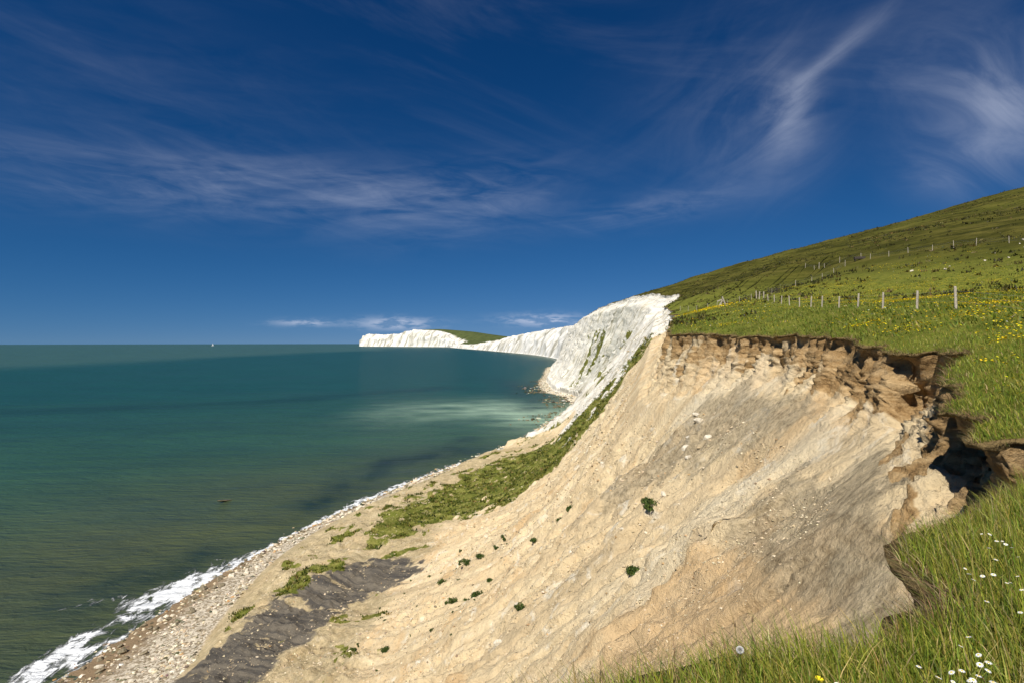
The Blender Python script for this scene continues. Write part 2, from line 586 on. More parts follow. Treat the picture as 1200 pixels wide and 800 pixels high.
row = np.arange(NR)
isS = row < RS
isM = (row >= RS) & (row < RS + RM)
isB = row >= RS + RM
seglen = np.linalg.norm(np.diff(P, axis=1), axis=2)
V = np.concatenate([np.zeros((NS, 1)), np.cumsum(seglen, 1)], 1)
U = np.repeat(umid[:, None], NR, 1)
N = grid_normals(P)
if N[NS // 2, RS + RM // 2, 2] < 0:
    N = -N
bb = np.concatenate([np.zeros(RS), b, np.ones(RB)])[None, :]
aa = np.concatenate([np.linspace(0, 1, RS), np.ones(RM + RB)])[None, :]
X, Y, Z0 = P[:, :, 0], P[:, :, 1], P[:, :, 2]
cs2 = np.repeat(cs, NR, 1)
UL = np.repeat(ulip[:, None], NR, 1)
# talus and slump relief
wander = 2.2 * perlin(U / 30, V / 26, 50)
env = sstep(bb, 0.0, 0.06) * (1 - sstep(bb, 0.93, 1.0))
talus = (0.55 * fbm((U + wander) / 7, V / 46, 3, 51) + 0.26 * (1 - 0.7 * sstep(bb, 0.45, 0.65)) * ridged((U + wander) / 2.6, V / 15, 3, 54) - 0.1
         + 0.10 * fbm(U / 0.9, V / 1.8, 3, 57) + 0.8 * fbm(X / 27, Y / 27, 2, 60) - 0.25)
bench = sstep(bb, 0.5, 0.7) * (0.7 * fbm(X / 8, Y / 8, 4, 61) + 0.3 * ridged(X / 4, Y / 4, 3, 63) - 0.3)
USK = U + wander - 0.25 * V
chalkd = (3.2 * ridged((USK + 0.5 * wander) / 19, V / 220, 2, 66) + 1.9 * ridged(USK / 7.0, V / 190, 3, 68)
          + 0.35 * fbm(U / 2.0, V / 6, 3, 70) - 0.8)
D = env * ((1 - cs2) * (talus + bench) + cs2 * (chalkd + 0.5 * fbm(X / 9, Y / 9, 3, 71)))
# scarp relief: columns, blocks, clefts
sc_env = np.sin(np.pi * np.clip(aa, 0, 1)) * (aa < 1) + 0.3 * (aa < 1) * sstep(aa, 0.0, 0.08)
sk = sstep(np.hypot(X, Y), 3, 11)
slot = -0.85 * sstep(ridged(UL / 4.6 + 0.12 * perlin(UL / 1.1, V / 0.9, 81), V / 30, 1, 82), 0.80, 0.97)
blocks = np.abs(perlin(UL / 0.55 + 0.5 * perlin(UL / 0.8, V / 0.8, 87), V / 0.5, 83)) + 0.6 * np.abs(perlin(UL / 0.24, V / 0.21, 84))
scarp = (0.12 + 0.28 * sk) * fbm(UL / 2.4, V / 3.5, 3, 80) + sk * slot + (0.14 + 0.10 * sk) * (blocks - 0.35) + 0.10 * ridged(UL / 0.5, V / 2.2, 2, 89) * sk + 0.06 * fbm(UL / 0.16, V / 0.13, 2, 86)
D = D + sc_env * scarp * (1 - 0.4 * cs2)
lump = np.abs(perlin(X / 1.3, Y / 1.3 + 0.3 * Z0, 90)) + 0.5 * np.abs(perlin(X / 0.6, Y / 0.6 + 0.7 * Z0, 91)) + 0.9 * np.maximum(0, fbm(X / 3.1, Y / 3.1 + 0.2 * Z0, 2, 92))
rill = (1 - sstep(bb, 0.3, 0.55)) * (1 - cs2) * (0.34 * ridged((U + 0.7 * wander) / 4.4, V / 40, 2, 95) - 0.45 * sstep(ridged((U + wander) / 2.1 + 0.2 * perlin(U / 1.2, V / 1.5, 96), V / 30, 1, 97), 0.72, 0.98)
                                          + 0.34 * fbm(U / 5.5, V / 6.0, 3, 98))
D = D + env * rill * sstep(np.hypot(X, Y), 6, 16)
rough_zone = 1 + 1.4 * sstep(fbm(X / 7, Y / 7, 2, 99), 0.1, 0.6)
D = D + env * (1 - cs2) * 0.24 * rough_zone * (lump - 0.4) * np.clip(0.7 + 1.3 * fbm(X / 13, Y / 13, 2, 93), 0.15, 1.6)
D = D + isB[None, :] * (0.12 * fbm(X / 2.2, Y / 2.2, 3, 88) * (1 - sstep(np.repeat(np.concatenate([np.zeros(RS + RM), c])[None, :], NS, 0), 0.5, 0.7)))
P = P + N * D[:, :, None]
P[:, 0, :2] = lip - outw * 0.25
P[:, 0, 2] = zlip - 0.10
# fine lumpiness in the scarp that ignores the grid direction
P[:, :, 2] += EYE
CLIFF_P = P
X, Y, Z = P[:, :, 0], P[:, :, 1], P[:, :, 2]

# ------------------------------------------------------------------ masks on the cliff (world-space patches of real ground colour)
POLY = {
    'green': [(-32, 117), (-29, 132), (-24, 146), (-14.7, 163), (0, 183), (10, 182), (20, 165), (28, 148), (33, 132), (29, 120), (18, 116), (8, 116), (-2, 116), (-12, 122), (-20, 118), (-30, 110)],
    'clay': [(-44, 73), (-41.5, 77), (-39, 84), (-38, 94), (-33, 100), (-27, 106.6), (-20.4, 104.7), (-12.3, 93), (-16.8, 93), (-21.8, 90.7), (-25, 87), (-26, 79.5), (-28, 70), (-30, 64), (-36, 62)],
    'green_toe': [(-40.0, 95.2), (-38.9, 101.8), (-35.3, 104.6), (-30.0, 105.4), (-30.3, 101.1), (-34.2, 96.9), (-36.3, 91.4)],
    'grey1': [(14.3, 47.7), (16.7, 47.3), (17.6, 43.5), (16.5, 34.9), (14.4, 34.2), (12.7, 36.8), (10.4, 43.5), (7.5, 49.7), (9.6, 53.4)],
    'grey2': [(16.7, 36.4), (17.0, 32.5), (15.9, 29.4), (15.1, 30.5), (14.4, 34.2)],
    'grey3': [(10.4, 26.1), (11.6, 25.4), (13.2, 25.8), (12.5, 20.9), (9.1, 13.7), (9.3, 15.1), (7.7, 14.7), (8.5, 20.2), (8.9, 22.4)],
    'grey4': [(8.7, 17.6), (11.0, 20.3), (14.1, 21.4), (12.0, 16.7), (8.0, 10.6), (7.5, 10.4), (6.6, 10.4), (4.4, 7.2)],
    'pale1': [(15.6, 51.9), (18.4, 49.2), (19.8, 43.9), (18.3, 37.0), (17.1, 39.2), (16.1, 46.7), (12.8, 50.0), (11.1, 52.9)],
    'pale2': [(6.5, 30.7), (9.6, 29.2), (13.4, 29.8), (16.5, 28.9), (16.1, 26.9), (12.7, 25.7), (9.6, 25.7), (6.3, 26.4)],
    'orange1': [(16.5, 55.0), (18.0, 52.1), (20.2, 44.9), (18.5, 34.2), (17.5, 34.3), (19.0, 45.3), (17.0, 51.5)],
    'orange2': [(1.9, 30.9), (5.1, 28.6), (9.9, 25.3), (11.0, 20.3), (8.2, 14.3), (5.9, 13.0), (3.5, 13.0)],
}


def edge_noise(x, y, s, amp, seed):
    return amp * fbm(x / s, y / s, 4, seed)


def pm(keys, soft, s=5.0, amp=2.5, seed=100):
    r = np.zeros(X.shape)
    xn = X + edge_noise(X, Y, s, amp, seed)
    yn = Y + edge_noise(X, Y, s, amp, seed + 9)
    for k in keys:
        if k in POLY:
            r = np.maximum(r, poly_mask(xn, yn, POLY[k], soft))
    return r


green = np.maximum(pm(['green'], 5.0, 7, 5, 110), pm(['green_toe'], 1.5, 4, 2, 115))
ccol = np.repeat(chalk_c[:, None], NR, 1)
green = np.maximum(green, 0.95 * np.exp(-((ccol - 0.55) / 0.25) ** 2) * sstep(bb, 0.06, 0.14) * (1 - sstep(bb, 0.5, 0.7)))
clay = pm(['clay'], 1.6, 4, 2.2, 120)
clay = clay * sstep(fbm((U + wander) / 3.2, V / 22, 4, 125) + 0.5 * fbm(X / 2.5, Y / 2.5, 3, 127), -1.1, -0.25)
grey = pm(['grey1', 'grey2', 'grey3', 'grey4'], 1.0, 3, 1.4, 130)
pale = pm(['pale1', 'pale2'], 1.2, 3, 1.4, 140)
orange = pm(['orange1', 'orange2'], 2.0, 4, 2.0, 150)
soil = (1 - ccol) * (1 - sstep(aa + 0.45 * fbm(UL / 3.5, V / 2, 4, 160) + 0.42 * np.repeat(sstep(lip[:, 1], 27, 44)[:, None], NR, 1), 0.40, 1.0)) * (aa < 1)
green = green * sstep(fbm(X / 4.2, Y / 4.2, 4, 117) + 0.3 * fbm(X / 1.4, Y / 1.4, 2, 118), -1.15, -0.2)
scrub = (1 - cs2) * sstep(bb, 0.44, 0.6) * (1 - sstep(bb, 0.93, 0.99)) * sstep(fbm(X / 6.5, Y / 6.5, 5, 119), 0.28, 0.62) * (Y < 200)
green = np.maximum(green, 0.85 * scrub * (1 - clay))
# chalk grass in gullies
cg = cs2 * sstep(fbm(USK / 8, V / 120, 4, 170) + 0.35 * fbm(X / 14, Y / 14, 2, 171), 0.12, 0.5) * sstep(bb, 0.08, 0.25) * (1 - sstep(bb, 0.8, 0.95)) * (1 - sstep(Y, 420, 560))
green = np.maximum(green, cg * 0.8)
wetd = np.repeat(np.concatenate([np.zeros(RS + RM), c])[None, :], NS, 0)
beach = isB[None, :] * 1.0 + 0 * X

me = mesh_from('cliff', P.reshape(-1, 3), grid_faces(NS, NR)[:, ::-1])
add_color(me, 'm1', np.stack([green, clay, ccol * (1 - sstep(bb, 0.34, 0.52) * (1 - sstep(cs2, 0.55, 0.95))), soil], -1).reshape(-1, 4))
add_color(me, 'm2', np.stack([grey, orange, pale, beach], -1).reshape(-1, 4))
add_vec(me, 'uvm', np.stack([U + wander - 0.25 * V * cs2, V, wetd], -1).reshape(-1, 3))
ben = (1 - cs2) * sstep(bb + 0.08 * fbm(X / 12, Y / 12, 3, 175), 0.46, 0.62) * (Y < 330) * (1 - beach)
at_ = me.attributes.new('bench', 'FLOAT', 'POINT')
at_.data.foreach_set('value', ben.ravel().astype(np.float32))

mat_cliff, nt = material('cliff_ground')
pos = nt.n('ShaderNodeNewGeometry').outputs['Position']
uvm = nt.n('ShaderNodeAttribute', {'attribute_name': 'uvm'}).outputs['Vector']
A1 = nt.n('ShaderNodeAttribute', {'attribute_name': 'm1'})
A2 = nt.n('ShaderNodeAttribute', {'attribute_name': 'm2'})
gR, gG, gB = nt.sep(A1.outputs['Color'])[:3]
soilA = A1.outputs['Alpha']
hR, hG, hB = nt.sep(A2.outputs['Color'])[:3]
hBench = nt.n('ShaderNodeAttribute', {'attribute_name': 'bench'}).outputs['Fac']
strata = nt.noise(nt.mapv(pos, (0.35, 0.35, 2.6)), 1.0, 7, 0.68, 0.6)
beachA = A2.outputs['Alpha']
st1 = nt.noise(nt.mapv(uvm, (0.22, 0.022, 0)), 1.0, 7, 0.6, 0.4)
st2 = nt.noise(nt.mapv(uvm, (1.1, 0.07, 0)), 1.0, 7, 0.65, 0.5)
blot = nt.noise(pos, 0.10, 5, 0.6)
blot2 = nt.noise(pos, 0.45, 6, 0.62, 0.5)
fine = nt.noise(pos, 2.2, 10, 0.72)
peb = nt.n('ShaderNodeTexVoronoi', None, Vector=pos, Scale=3.2).outputs['Color']
pebv = nt.sep(peb)[0]


def edge(attr, nse, k=0.8, lo=0.4, hi=0.6):
    return nt.ss(nt.m('ADD', attr, nt.m('MULTIPLY', nt.m('SUBTRACT', nse, 0.5), k)), lo, hi)


sand = nt.ramp(st1, [(0.25, (0.48, 0.375, 0.225)), (0.43, (0.65, 0.505, 0.305)), (0.55, (0.73, 0.58, 0.355)), (0.68, (0.77, 0.65, 0.44))])
sand = nt.mix(nt.ss(st2, 0.45, 0.72, 0, 0.55), sand, (0.55, 0.43, 0.265))
sand = nt.mix(nt.ss(blot, 0.55, 0.75, 0, 0.45), sand, (0.54, 0.43, 0.265))
ochre = nt.noise(nt.mapv(pos, (1, 1, 0.7), (31, 7, 3)), 0.16, 6, 0.62, 0.7)
sand = nt.mix(nt.ss(ochre, 0.51, 0.67, 0, 0.4), sand, (0.60, 0.36, 0.15))
wht = nt.noise(nt.mapv(pos, (1, 1, 1), (5, 17, 9)), 0.30, 7, 0.66, 0.9)
sand = nt.mix(nt.ss(wht, 0.56, 0.66, 0, 0.6), sand, (0.80, 0.74, 0.60))
sand = nt.mix(nt.m('MULTIPLY', edge(hG, blot2, 1.5, 0.3, 0.8), 0.45), sand, (0.52, 0.31, 0.13))
sand = nt.mix(nt.m('MULTIPLY', edge(hB, blot2, 1.5, 0.3, 0.8), 0.5), sand, (0.70, 0.60, 0.42))
shale = nt.mix(nt.ss(fine, 0.35, 0.65), (0.20, 0.165, 0.105), (0.47, 0.385, 0.255))
sand = nt.mix(nt.m('MULTIPLY', edge(hR, nt.m('ADD', nt.m('MULTIPLY', blot2, 0.5), nt.m('MULTIPLY', st2, 0.5)), 2.6, 0.3, 0.85), 0.68), sand, shale)
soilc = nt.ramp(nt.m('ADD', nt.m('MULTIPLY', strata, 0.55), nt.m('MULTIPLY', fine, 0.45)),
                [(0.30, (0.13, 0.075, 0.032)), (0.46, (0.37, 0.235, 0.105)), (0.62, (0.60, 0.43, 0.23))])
soilc = nt.mix(nt.ss(nt.m('ADD', soilA, nt.m('MULTIPLY', nt.m('SUBTRACT', fine, 0.5), 0.5)), 0.97, 1.12), soilc, (0.17, 0.105, 0.05))  # shade under the turf lip, painted into the uppermost soil as darker brown
sand = nt.mix(nt.m('MULTIPLY', edge(hBench, blot2, 1.3, 0.3, 0.8), 0.72), sand,
              nt.ramp(nt.m('ADD', nt.m('MULTIPLY', blot2, 0.55), nt.m('MULTIPLY', fine, 0.45)), [(0.34, (0.20, 0.17, 0.085)), (0.48, (0.34, 0.275, 0.155)), (0.62, (0.52, 0.42, 0.255))]))
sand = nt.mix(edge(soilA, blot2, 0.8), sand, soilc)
clayc = nt.mix(nt.ss(st2, 0.38, 0.6), (0.078, 0.071, 0.063), (0.17, 0.146, 0.112))
sand = nt.mix(edge(gG, nt.m('ADD', nt.m('MULTIPLY', blot2, 0.5), nt.m('MULTIPLY', st2, 0.5)), 2.4, 0.3, 0.8), sand, clayc)
chalkc = nt.ramp(st2, [(0.36, (0.32, 0.29, 0.19)), (0.44, (0.62, 0.57, 0.46)), (0.52, (0.78, 0.74, 0.65)), (0.7, (0.82, 0.79, 0.71))])
chalkc = nt.mix(nt.ss(blot2, 0.55, 0.8, 0, 0.5), chalkc, (0.62, 0.56, 0.44))
sand = nt.mix(edge(gB, blot2, 0.7), sand, chalkc)
grassc = nt.ramp(nt.m('ADD', nt.m('MULTIPLY', blot2, 0.5), nt.m('MULTIPLY', fine, 0.5)),
                 [(0.3, (0.05, 0.062, 0.014)), (0.46, (0.13, 0.145, 0.026)), (0.58, (0.24, 0.225, 0.06)), (0.72, (0.46, 0.39, 0.2))])
sand = nt.mix(edge(gR, blot2, 1.1, 0.42, 0.58), sand, grassc)
# beach shingle
wet = nt.n('ShaderNodeSeparateXYZ', None, Vector=uvm).outputs[2]
shin = nt.mix(nt.ss(pebv, 0.2, 0.8), (0.30, 0.24, 0.16), (0.66, 0.58, 0.45))
shin = nt.mix(nt.ss(nt.m('ADD', wet, nt.m('MULTIPLY', blot2, 0.25)), 0.42, 0.58), shin, (0.26, 0.185, 0.11))
shin = nt.mix(nt.m('MULTIPLY', edge(gB, blot2, 0.5), 0.7), shin, (0.60, 0.56, 0.46))
sand = nt.mix(beachA, sand, shin)
sand = nt.mix(1.0, sand, nt.ramp(fine, [(0.28, (0.62, 0.60, 0.57)), (0.44, (1.04, 1.04, 1.03)), (0.72, (1.2, 1.2, 1.18))]), 'MULTIPLY')
bh = nt.m('ADD', nt.m('ADD', nt.m('MULTIPLY', fine, 0.42), nt.m('MULTIPLY', blot2, 0.6)), nt.m('MULTIPLY', st2, 0.10))
bh2 = nt.m('ADD', nt.m('ADD', bh, nt.m('MULTIPLY', nt.noise(pos, 9.0, 6, 0.75), 0.12)), nt.m('MULTIPLY', nt.noise(pos, 4.2, 5, 0.7, 0.0), 0.26))
finish(nt, sand, 0.95, nt.bump(bh2, 0.95, 0.62), 0.06)
cliff = link('cliff', me, mat_cliff, kind='structure')

# ------------------------------------------------------------------ meadow and down: turf sheet from the lip inland
RI = 140
L = np.linalg.norm(inl - lip, axis=1)
ext_f = 1.0 + 0.25 * sstep(lip[:, 1], 20, 60)
q = np.linspace(0, 1, RI)
gk = 6.2
qq = (np.exp(gk * q) - 1) / (math.exp(gk) - 1)
T = np.zeros((NS, RI + 3, 3))
for i in range(2):
    T[:, 3:, i] = lip[:, i:i + 1] + (inl[:, i:i + 1] - lip[:, i:i + 1]) * qq[None, :] * ext_f[:, None]
T[:, 3:, 2] = zf(T[:, 3:, 0], T[:, 3:, 1]) + hummock(T[:, 3:, 0], T[:, 3:, 1])
thick = (0.20 + 0.14 * fbm(ulip / 0.8, ulip * 0, 3, 200) + 0.25 * sstep(dist, 15, 60) * np.maximum(0, fbm(ulip / 2.5, ulip * 0, 2, 203)))
for r, (o_, dz) in enumerate(((-0.30, -1.0), (0.07, -0.85), (0.12, -0.35))):
    T[:, r, :2] = lip + outw * o_
    T[:, r, 2] = zlip + dz * thick
# slight sag of the turf at the edge
dl = np.linalg.norm(T[:, 3:, :2] - lip[:, None, :], axis=2)
T[:, 3:, 2] -= 0.10 * np.exp(-dl / 0.25)
T[:, :, 2] += EYE
me = mesh_from('meadow', T.reshape(-1, 3), grid_faces(NS, RI + 3))
dlip = np.concatenate([np.zeros((NS, 3)), dl], 1)
fdist = np.hypot(T[:, :, 0], T[:, :, 1])
yb = sstep(T[:, :, 0] - 0.30 * T[:, :, 1], 15.5, 18.0) * (1 - sstep(T[:, :, 2] - EYE + 1.5 * fbm(T[:, :, 0] / 20, T[:, :, 1] / 20, 2, 210), 8.5, 12.5)) * sstep(T[:, :, 1], 28, 36)
dryk = sstep(zf(T[:, :, 0], T[:, :, 1]), 7, 20)
add_color(me, 'm1', np.stack([np.exp(-dlip / 0.22), yb, dryk, np.zeros_like(yb)], -1).reshape(-1, 4))
mat_turf, nt = material('turf')
pos = nt.n('ShaderNodeNewGeometry').outputs['Position']
A1 = nt.n('ShaderNodeAttribute', {'attribute_name': 'm1'})
eR, eY, eD = nt.sep(A1.outputs['Color'])[:3]
p2 = nt.mapv(pos, (1, 1, 0.6))
big = nt.noise(p2, 0.035, 5, 0.6, 0.6)
mid_n = nt.noise(p2, 0.22, 6, 0.65, 0.4)
tus = nt.noise(p2, 1.3, 7, 0.68)
finen = nt.noise(p2, 7.0, 6, 0.7)
tcol = nt.ramp(nt.m('ADD', nt.m('MULTIPLY', tus, 0.55), nt.m('MULTIPLY', finen, 0.45)),
               [(0.30, (0.054, 0.066, 0.012)), (0.46, (0.14, 0.160, 0.024)), (0.6, (0.23, 0.222, 0.042)), (0.76, (0.30, 0.245, 0.075))])
tcol = nt.mix(nt.ss(mid_n, 0.42, 0.68, 0, 0.55), tcol, (0.066, 0.078, 0.015))
tcol = nt.mix(nt.m('MULTIPLY', eD, nt.ss(big, 0.3, 0.6, 0.75, 1.0)), tcol,
              nt.mix(nt.ss(mid_n, 0.35, 0.65), (0.040, 0.041, 0.007), (0.098, 0.090, 0.017)))
trk = nt.noise(nt.mapv(pos, (0.035, 0.035, 0.75)), 1.0, 6, 0.6, 0.5)
tcol = nt.mix(nt.m('MULTIPLY', eD, nt.ss(trk, 0.5, 0.62, 0, 0.6)), tcol, (0.025, 0.027, 0.006))
tcol = nt.mix(nt.m('MULTIPLY', eD, nt.ss(trk, 0.48, 0.36, 0, 0.45)), tcol, (0.15, 0.125, 0.034))
tcol = nt.mix(nt.m('MULTIPLY', edge(eY, mid_n, 1.2, 0.45, 0.8), nt.ss(tus, 0.48, 0.62, 0, 0.3)), tcol, (0.40, 0.32, 0.02))
tcol = nt.mix(edge(eR, tus, 0.9, 0.45, 0.75), tcol, nt.mix(finen, (0.13, 0.085, 0.035), (0.30, 0.22, 0.10)))
hb = nt.m('ADD', nt.m('MULTIPLY', tus, 0.8), nt.m('MULTIPLY', finen, 0.25))
finish(nt, tcol, 0.95, nt.bump(hb, 0.9, 0.45), 0.05)
meadow = link('meadow', me, mat_turf, kind='structure')


# ------------------------------------------------------------------ far bay cliffs and the headland
def far_loft(name, knots, rows_c=44, rows_b=26, n=420, chalkamp=1.0, seed=300):
    """knots: lip x,y,z(rel), shore x,y, ridge x,y,z, back x,y,z"""
    Kf = np.array(knots, float)
    t = np.concatenate([[0], np.cumsum(np.hypot(*np.diff(Kf[:, :2], axis=0).T))])
    tt = np.linspace(0, t[-1], n)
    Cf = pchip(t, Kf, tt)
    lx, ly, lz, hx, hy, rx, ry, rz, kx, ky, kz = Cf.T
    lz = lz + 3.0 * chalkamp * fbm(tt / 60, tt * 0, 4, seed)
    cr = np.linspace(0, 1, rows_c)
    br = np.linspace(0, 1, rows_b + 1)[1:]
    dd = np.hypot(hx, hy)
    base = -EYE - dd ** 2 / (2 * R_EARTH)
    base = base + 0.0
    prof = pchip([0, 0.12, 0.3, 0.72, 1.0], [0, 0.015, 0.30, 0.88, 1.0], cr)
    Q = np.zeros((n, rows_c + rows_b, 3))
    for i, (h0, l0) in enumerate(((hx, lx), (hy, ly))):
        Q[:, :rows_c, i] = h0[:, None] + (l0 - h0)[:, None] * cr[None, :]
    Q[:, :rows_c, 2] = (base - 1.0)[:, None] + (lz - base + 1.0)[:, None] * prof[None, :]
    h = rows_b // 2
    br1 = np.linspace(0, 1, h + 1)[1:]
    br2 = np.linspace(0, 1, rows_b - h + 1)[1:]
    for i, (l0, r0, k0) in enumerate(((lx, rx, kx), (ly, ry, ky), (lz, rz, kz))):
        Q[:, rows_c:rows_c + h, i] = l0[:, None] + (r0 - l0)[:, None] * (br1 if i < 2 else np.sin(br1 * math.pi / 2))[None, :]
        Q[:, rows_c + h:, i] = r0[:, None] + (k0 - r0)[:, None] * br2[None, :]
    Nn = grid_normals(Q)
    if Nn[n // 2, -rows_b + 2, 2] < 0:
        Nn = -Nn
    e = np.concatenate([np.sin(np.pi * np.clip((cr - 0.1) / 0.9, 0, 1)), 0 * br])[None, :]
    uu = np.repeat(tt[:, None], rows_c + rows_b, 1)
    vv = np.repeat(np.concatenate([cr, 1 + br])[None, :], n, 0)
    sk_ = uu + 60 * vv
    Q += Nn * (e * chalkamp * (22 * ridged(sk_ / 150, vv * 1.2, 2, seed + 1) + 13 * ridged(sk_ / 60, vv * 2, 3, seed + 3) - 9))[:, :, None]
    Q[:, :, 2] += EYE
    me = mesh_from(name, Q.reshape(-1, 3), grid_faces(n, rows_c + rows_b))
    ck = np.concatenate([np.ones(rows_c), np.maximum(0, 1 - 5 * br)])[None, :] + 0 * uu
    add_color(me, 'm1', np.stack([ck, vv, ck * 0, ck * 0], -1).reshape(-1, 4))
    add_vec(me, 'uvm', np.stack([sk_, vv * 100, vv * 0], -1).reshape(-1, 3))
    return link(name, me, mat_far, kind='structure')


mat_far, nt = material('far_chalk')
pos = nt.n('ShaderNodeNewGeometry').outputs['Position']
uvm = nt.n('ShaderNodeAttribute', {'attribute_name': 'uvm'}).outputs['Vector']
ck = nt.sep(nt.n('ShaderNodeAttribute', {'attribute_name': 'm1'}).outputs['Color'])[0]
s1 = nt.noise(nt.mapv(uvm, (0.03, 0.012, 0)), 1.0, 8, 0.65, 0.4)
s2 = nt.noise(pos, 0.02, 8, 0.65)
chc = nt.ramp(s1, [(0.38, (0.34, 0.32, 0.25)), (0.46, (0.62, 0.59, 0.50)), (0.54, (0.80, 0.775, 0.71))])
chc = nt.mix(nt.ss(s2, 0.60, 0.74, 0, 0.5), chc, (0.22, 0.22, 0.11))
grc = nt.ramp(s2, [(0.3, (0.045, 0.060, 0.022)), (0.55, (0.085, 0.105, 0.035)), (0.75, (0.12, 0.125, 0.045))])
finish(nt, nt.mix(nt.ss(nt.m('ADD', ck, nt.m('MULTIPLY', nt.m('SUBTRACT', s2, 0.5), 0.8)), 0.35, 0.6), grc, chc), 0.95,
       nt.bump(s1, 1.0, 9.0), 0.05)

far_loft('bay_cliff', [
    # lip            shore          ridge             back
    (150, 1000, 36, 80, 1000, 260, 1030, 44, 600, 1120, 0),
    (175, 1200, 42, 105, 1190, 285, 1230, 50, 625, 1320, 0),
    (185, 1450, 44, 112, 1430, 295, 1480, 52, 635, 1570, 0),
    (170, 1750, 43, 95, 1720, 280, 1780, 50, 620, 1870, 0),
    (125, 2080, 40, 55, 2050, 235, 2110, 47, 575, 2200, 0),
    (60, 2450, 30, -15, 2400, 170, 2480, 40, 510, 2570, 0),
    (-20, 2850, 15, -95, 2780, 90, 2880, 30, 430, 2970, 0),
    (-130, 3350, -8, -200, 3260, -20, 3380, 18, 320, 3470, 0),
    (-300, 3950, -28, -350, 3900, -190, 3980, 0, 150, 4070, 0),
    (-450, 4700, -33, -520, 4700, -340, 4730, 10, 0, 4820, 0),
], n=460, chalkamp=0.4, seed=310)
far_loft('headland', [
    (-130, 4230, -46, -210, 4200, 160, 4350, -42, 600, 4700, -46),
    (-220, 4390, -36, -300, 4350, 60, 4520, 14, 560, 5000, -20),
    (-300, 4550, -30, -380, 4500, -50, 4700, 38, 500, 5200, 0),
    (-420, 4900, -28, -480, 4850, -190, 5050, 62, 400, 5600, 0),
    (-545, 5300, 5, -600, 5250, -380, 5500, 95, 200, 6200, 0),
    (-620, 5420, 66, -690, 5360, -560, 5640, 112, 100, 6500, 0),
    (-760, 5560, 100, -840, 5480, -740, 5760, 124, -100, 6700, 0),
    (-960, 5740, 116, -1050, 5640, -950, 5860, 120, -400, 6900, 0),
    (-1110, 5880, 88, -1190, 5780, -1090, 6000, 88, -700, 7000, 0),
    (-1230, 5980, 62, -1310, 5880, -1210, 6120, 66, -900, 7100, 0),
    (-1370, 6100, 70, -1450, 6000, -1350, 6230, 66, -1100, 7100, 0),
    (-1560, 6230, 72, -1640, 6150, -1540, 6350, 68, -1300, 7000, 0),
    (-1610, 6300, 60, -1690, 6260, -1590, 6400, 58, -1400, 6900, -10),
    (-1600, 6480, 40, -1700, 6480, -1500, 6520, 40, -1400, 6800, -20),
], n=460, chalkamp=1.0, seed=330)

# ------------------------------------------------------------------ sea
NA, NRr = 500, 350
th = np.concatenate([np.linspace(-math.pi, -0.95, 90, endpoint=False), np.linspace(-0.95, 0.35, NA - 150, endpoint=False), np.linspace(0.35, math.pi, 60)])
rr = 22 * (52000 / 22) ** (np.linspace(0, 1, NRr))
SX = np.sin(th)[:, None] * rr[None, :]
SY = np.cos(th)[:, None] * rr[None, :]
SZ = -(SX ** 2 + SY ** 2) / (2 * R_EARTH)
coast = np.concatenate([shore[::6], np.array([(72, 1012), (97, 1190), (104, 1430), (87, 1720), (47, 2050), (-23, 2400), (-103, 2780), (-208, 3260), (-358, 3900),
                                              (-480, 4500), (-620, 5250), (-860, 5480), (-1060, 5640), (-1320, 5880), (-1660, 6150)])])
sdist = np.full(SX.shape, 9000.0)
nb = (np.hypot(SX, SY) < 7500)
sdist[nb] = seg_dist(SX[nb], SY[nb], [tuple(p) for p in coast])
sea_side = in_poly(SX, SY, [tuple(p) for p in coast] + [(60000, 9000), (60000, -60000), (0, -60000), (-68, -60)])
sdist = np.where(sea_side, -sdist, sdist)
# colour of the water body
rad = np.hypot(SX, SY)
lx, ly = SX + 8 * fbm(SX / 60, SY / 60, 3, 400), SY + 8 * fbm(SX / 60, SY / 60, 3, 410)
olive = np.array([0.074, 0.070, 0.036])
greenw = np.array([0.032, 0.076, 0.048])
teal = np.array([0.010, 0.057, 0.052])
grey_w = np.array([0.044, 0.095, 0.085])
silt = sstep(1.0 - (sdist + 18 * fbm(SX / 50, SY / 22, 3, 420)) / 190, 0, 1) * (1 - sstep(rad, 140, 300))
col = greenw + (teal - greenw) * sstep(rad + 60 * fbm(SX / 300, SY / 120, 3, 430), 150, 620)[..., None]
col = col + (olive - col) * (silt * 0.78)[..., None]
shal = (1 - sstep(sdist, 0, 40)) * 0.35
col = col + (np.array([0.070, 0.085, 0.038]) - col) * shal[..., None]
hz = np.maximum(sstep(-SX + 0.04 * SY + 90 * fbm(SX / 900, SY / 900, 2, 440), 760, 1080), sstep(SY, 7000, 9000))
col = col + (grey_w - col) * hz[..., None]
# milky chalk plume off the foot of the chalk, weed beds, wind lanes
plume_c = [(30, 345), (-22, 382), (-66, 372), (-100, 366)]
pd = seg_dist(lx, ly * 0.36, [(a_, b_ * 0.36) for a_, b_ in plume_c])
plume = np.exp(-(pd / 19) ** 2) * sstep(SX + 5, -125, 10) * (0.65 + 0.5 * fbm(SX / 30, SY / 10, 3, 450))
col = col + (np.array([0.36, 0.47, 0.41]) - col) * np.clip(plume * (0.9 + 0.6 * sstep(SX, -50, 15)), 0, 0.95)[..., None]
WEED = [[(-12, 238), (-34, 196), (-45, 170), (-57, 144), (-66, 146), (-59, 172), (-48, 214), (-20, 268)],
        [(-60, 120), (-66, 104), (-70, 92), (-80, 92), (-78, 108), (-68, 124)],
        [(20, 420), (26, 520), (20, 640), (-20, 700), (-10, 560), (0, 440)], [(20, 345), (0, 372), (-10, 392), (30, 400)]]
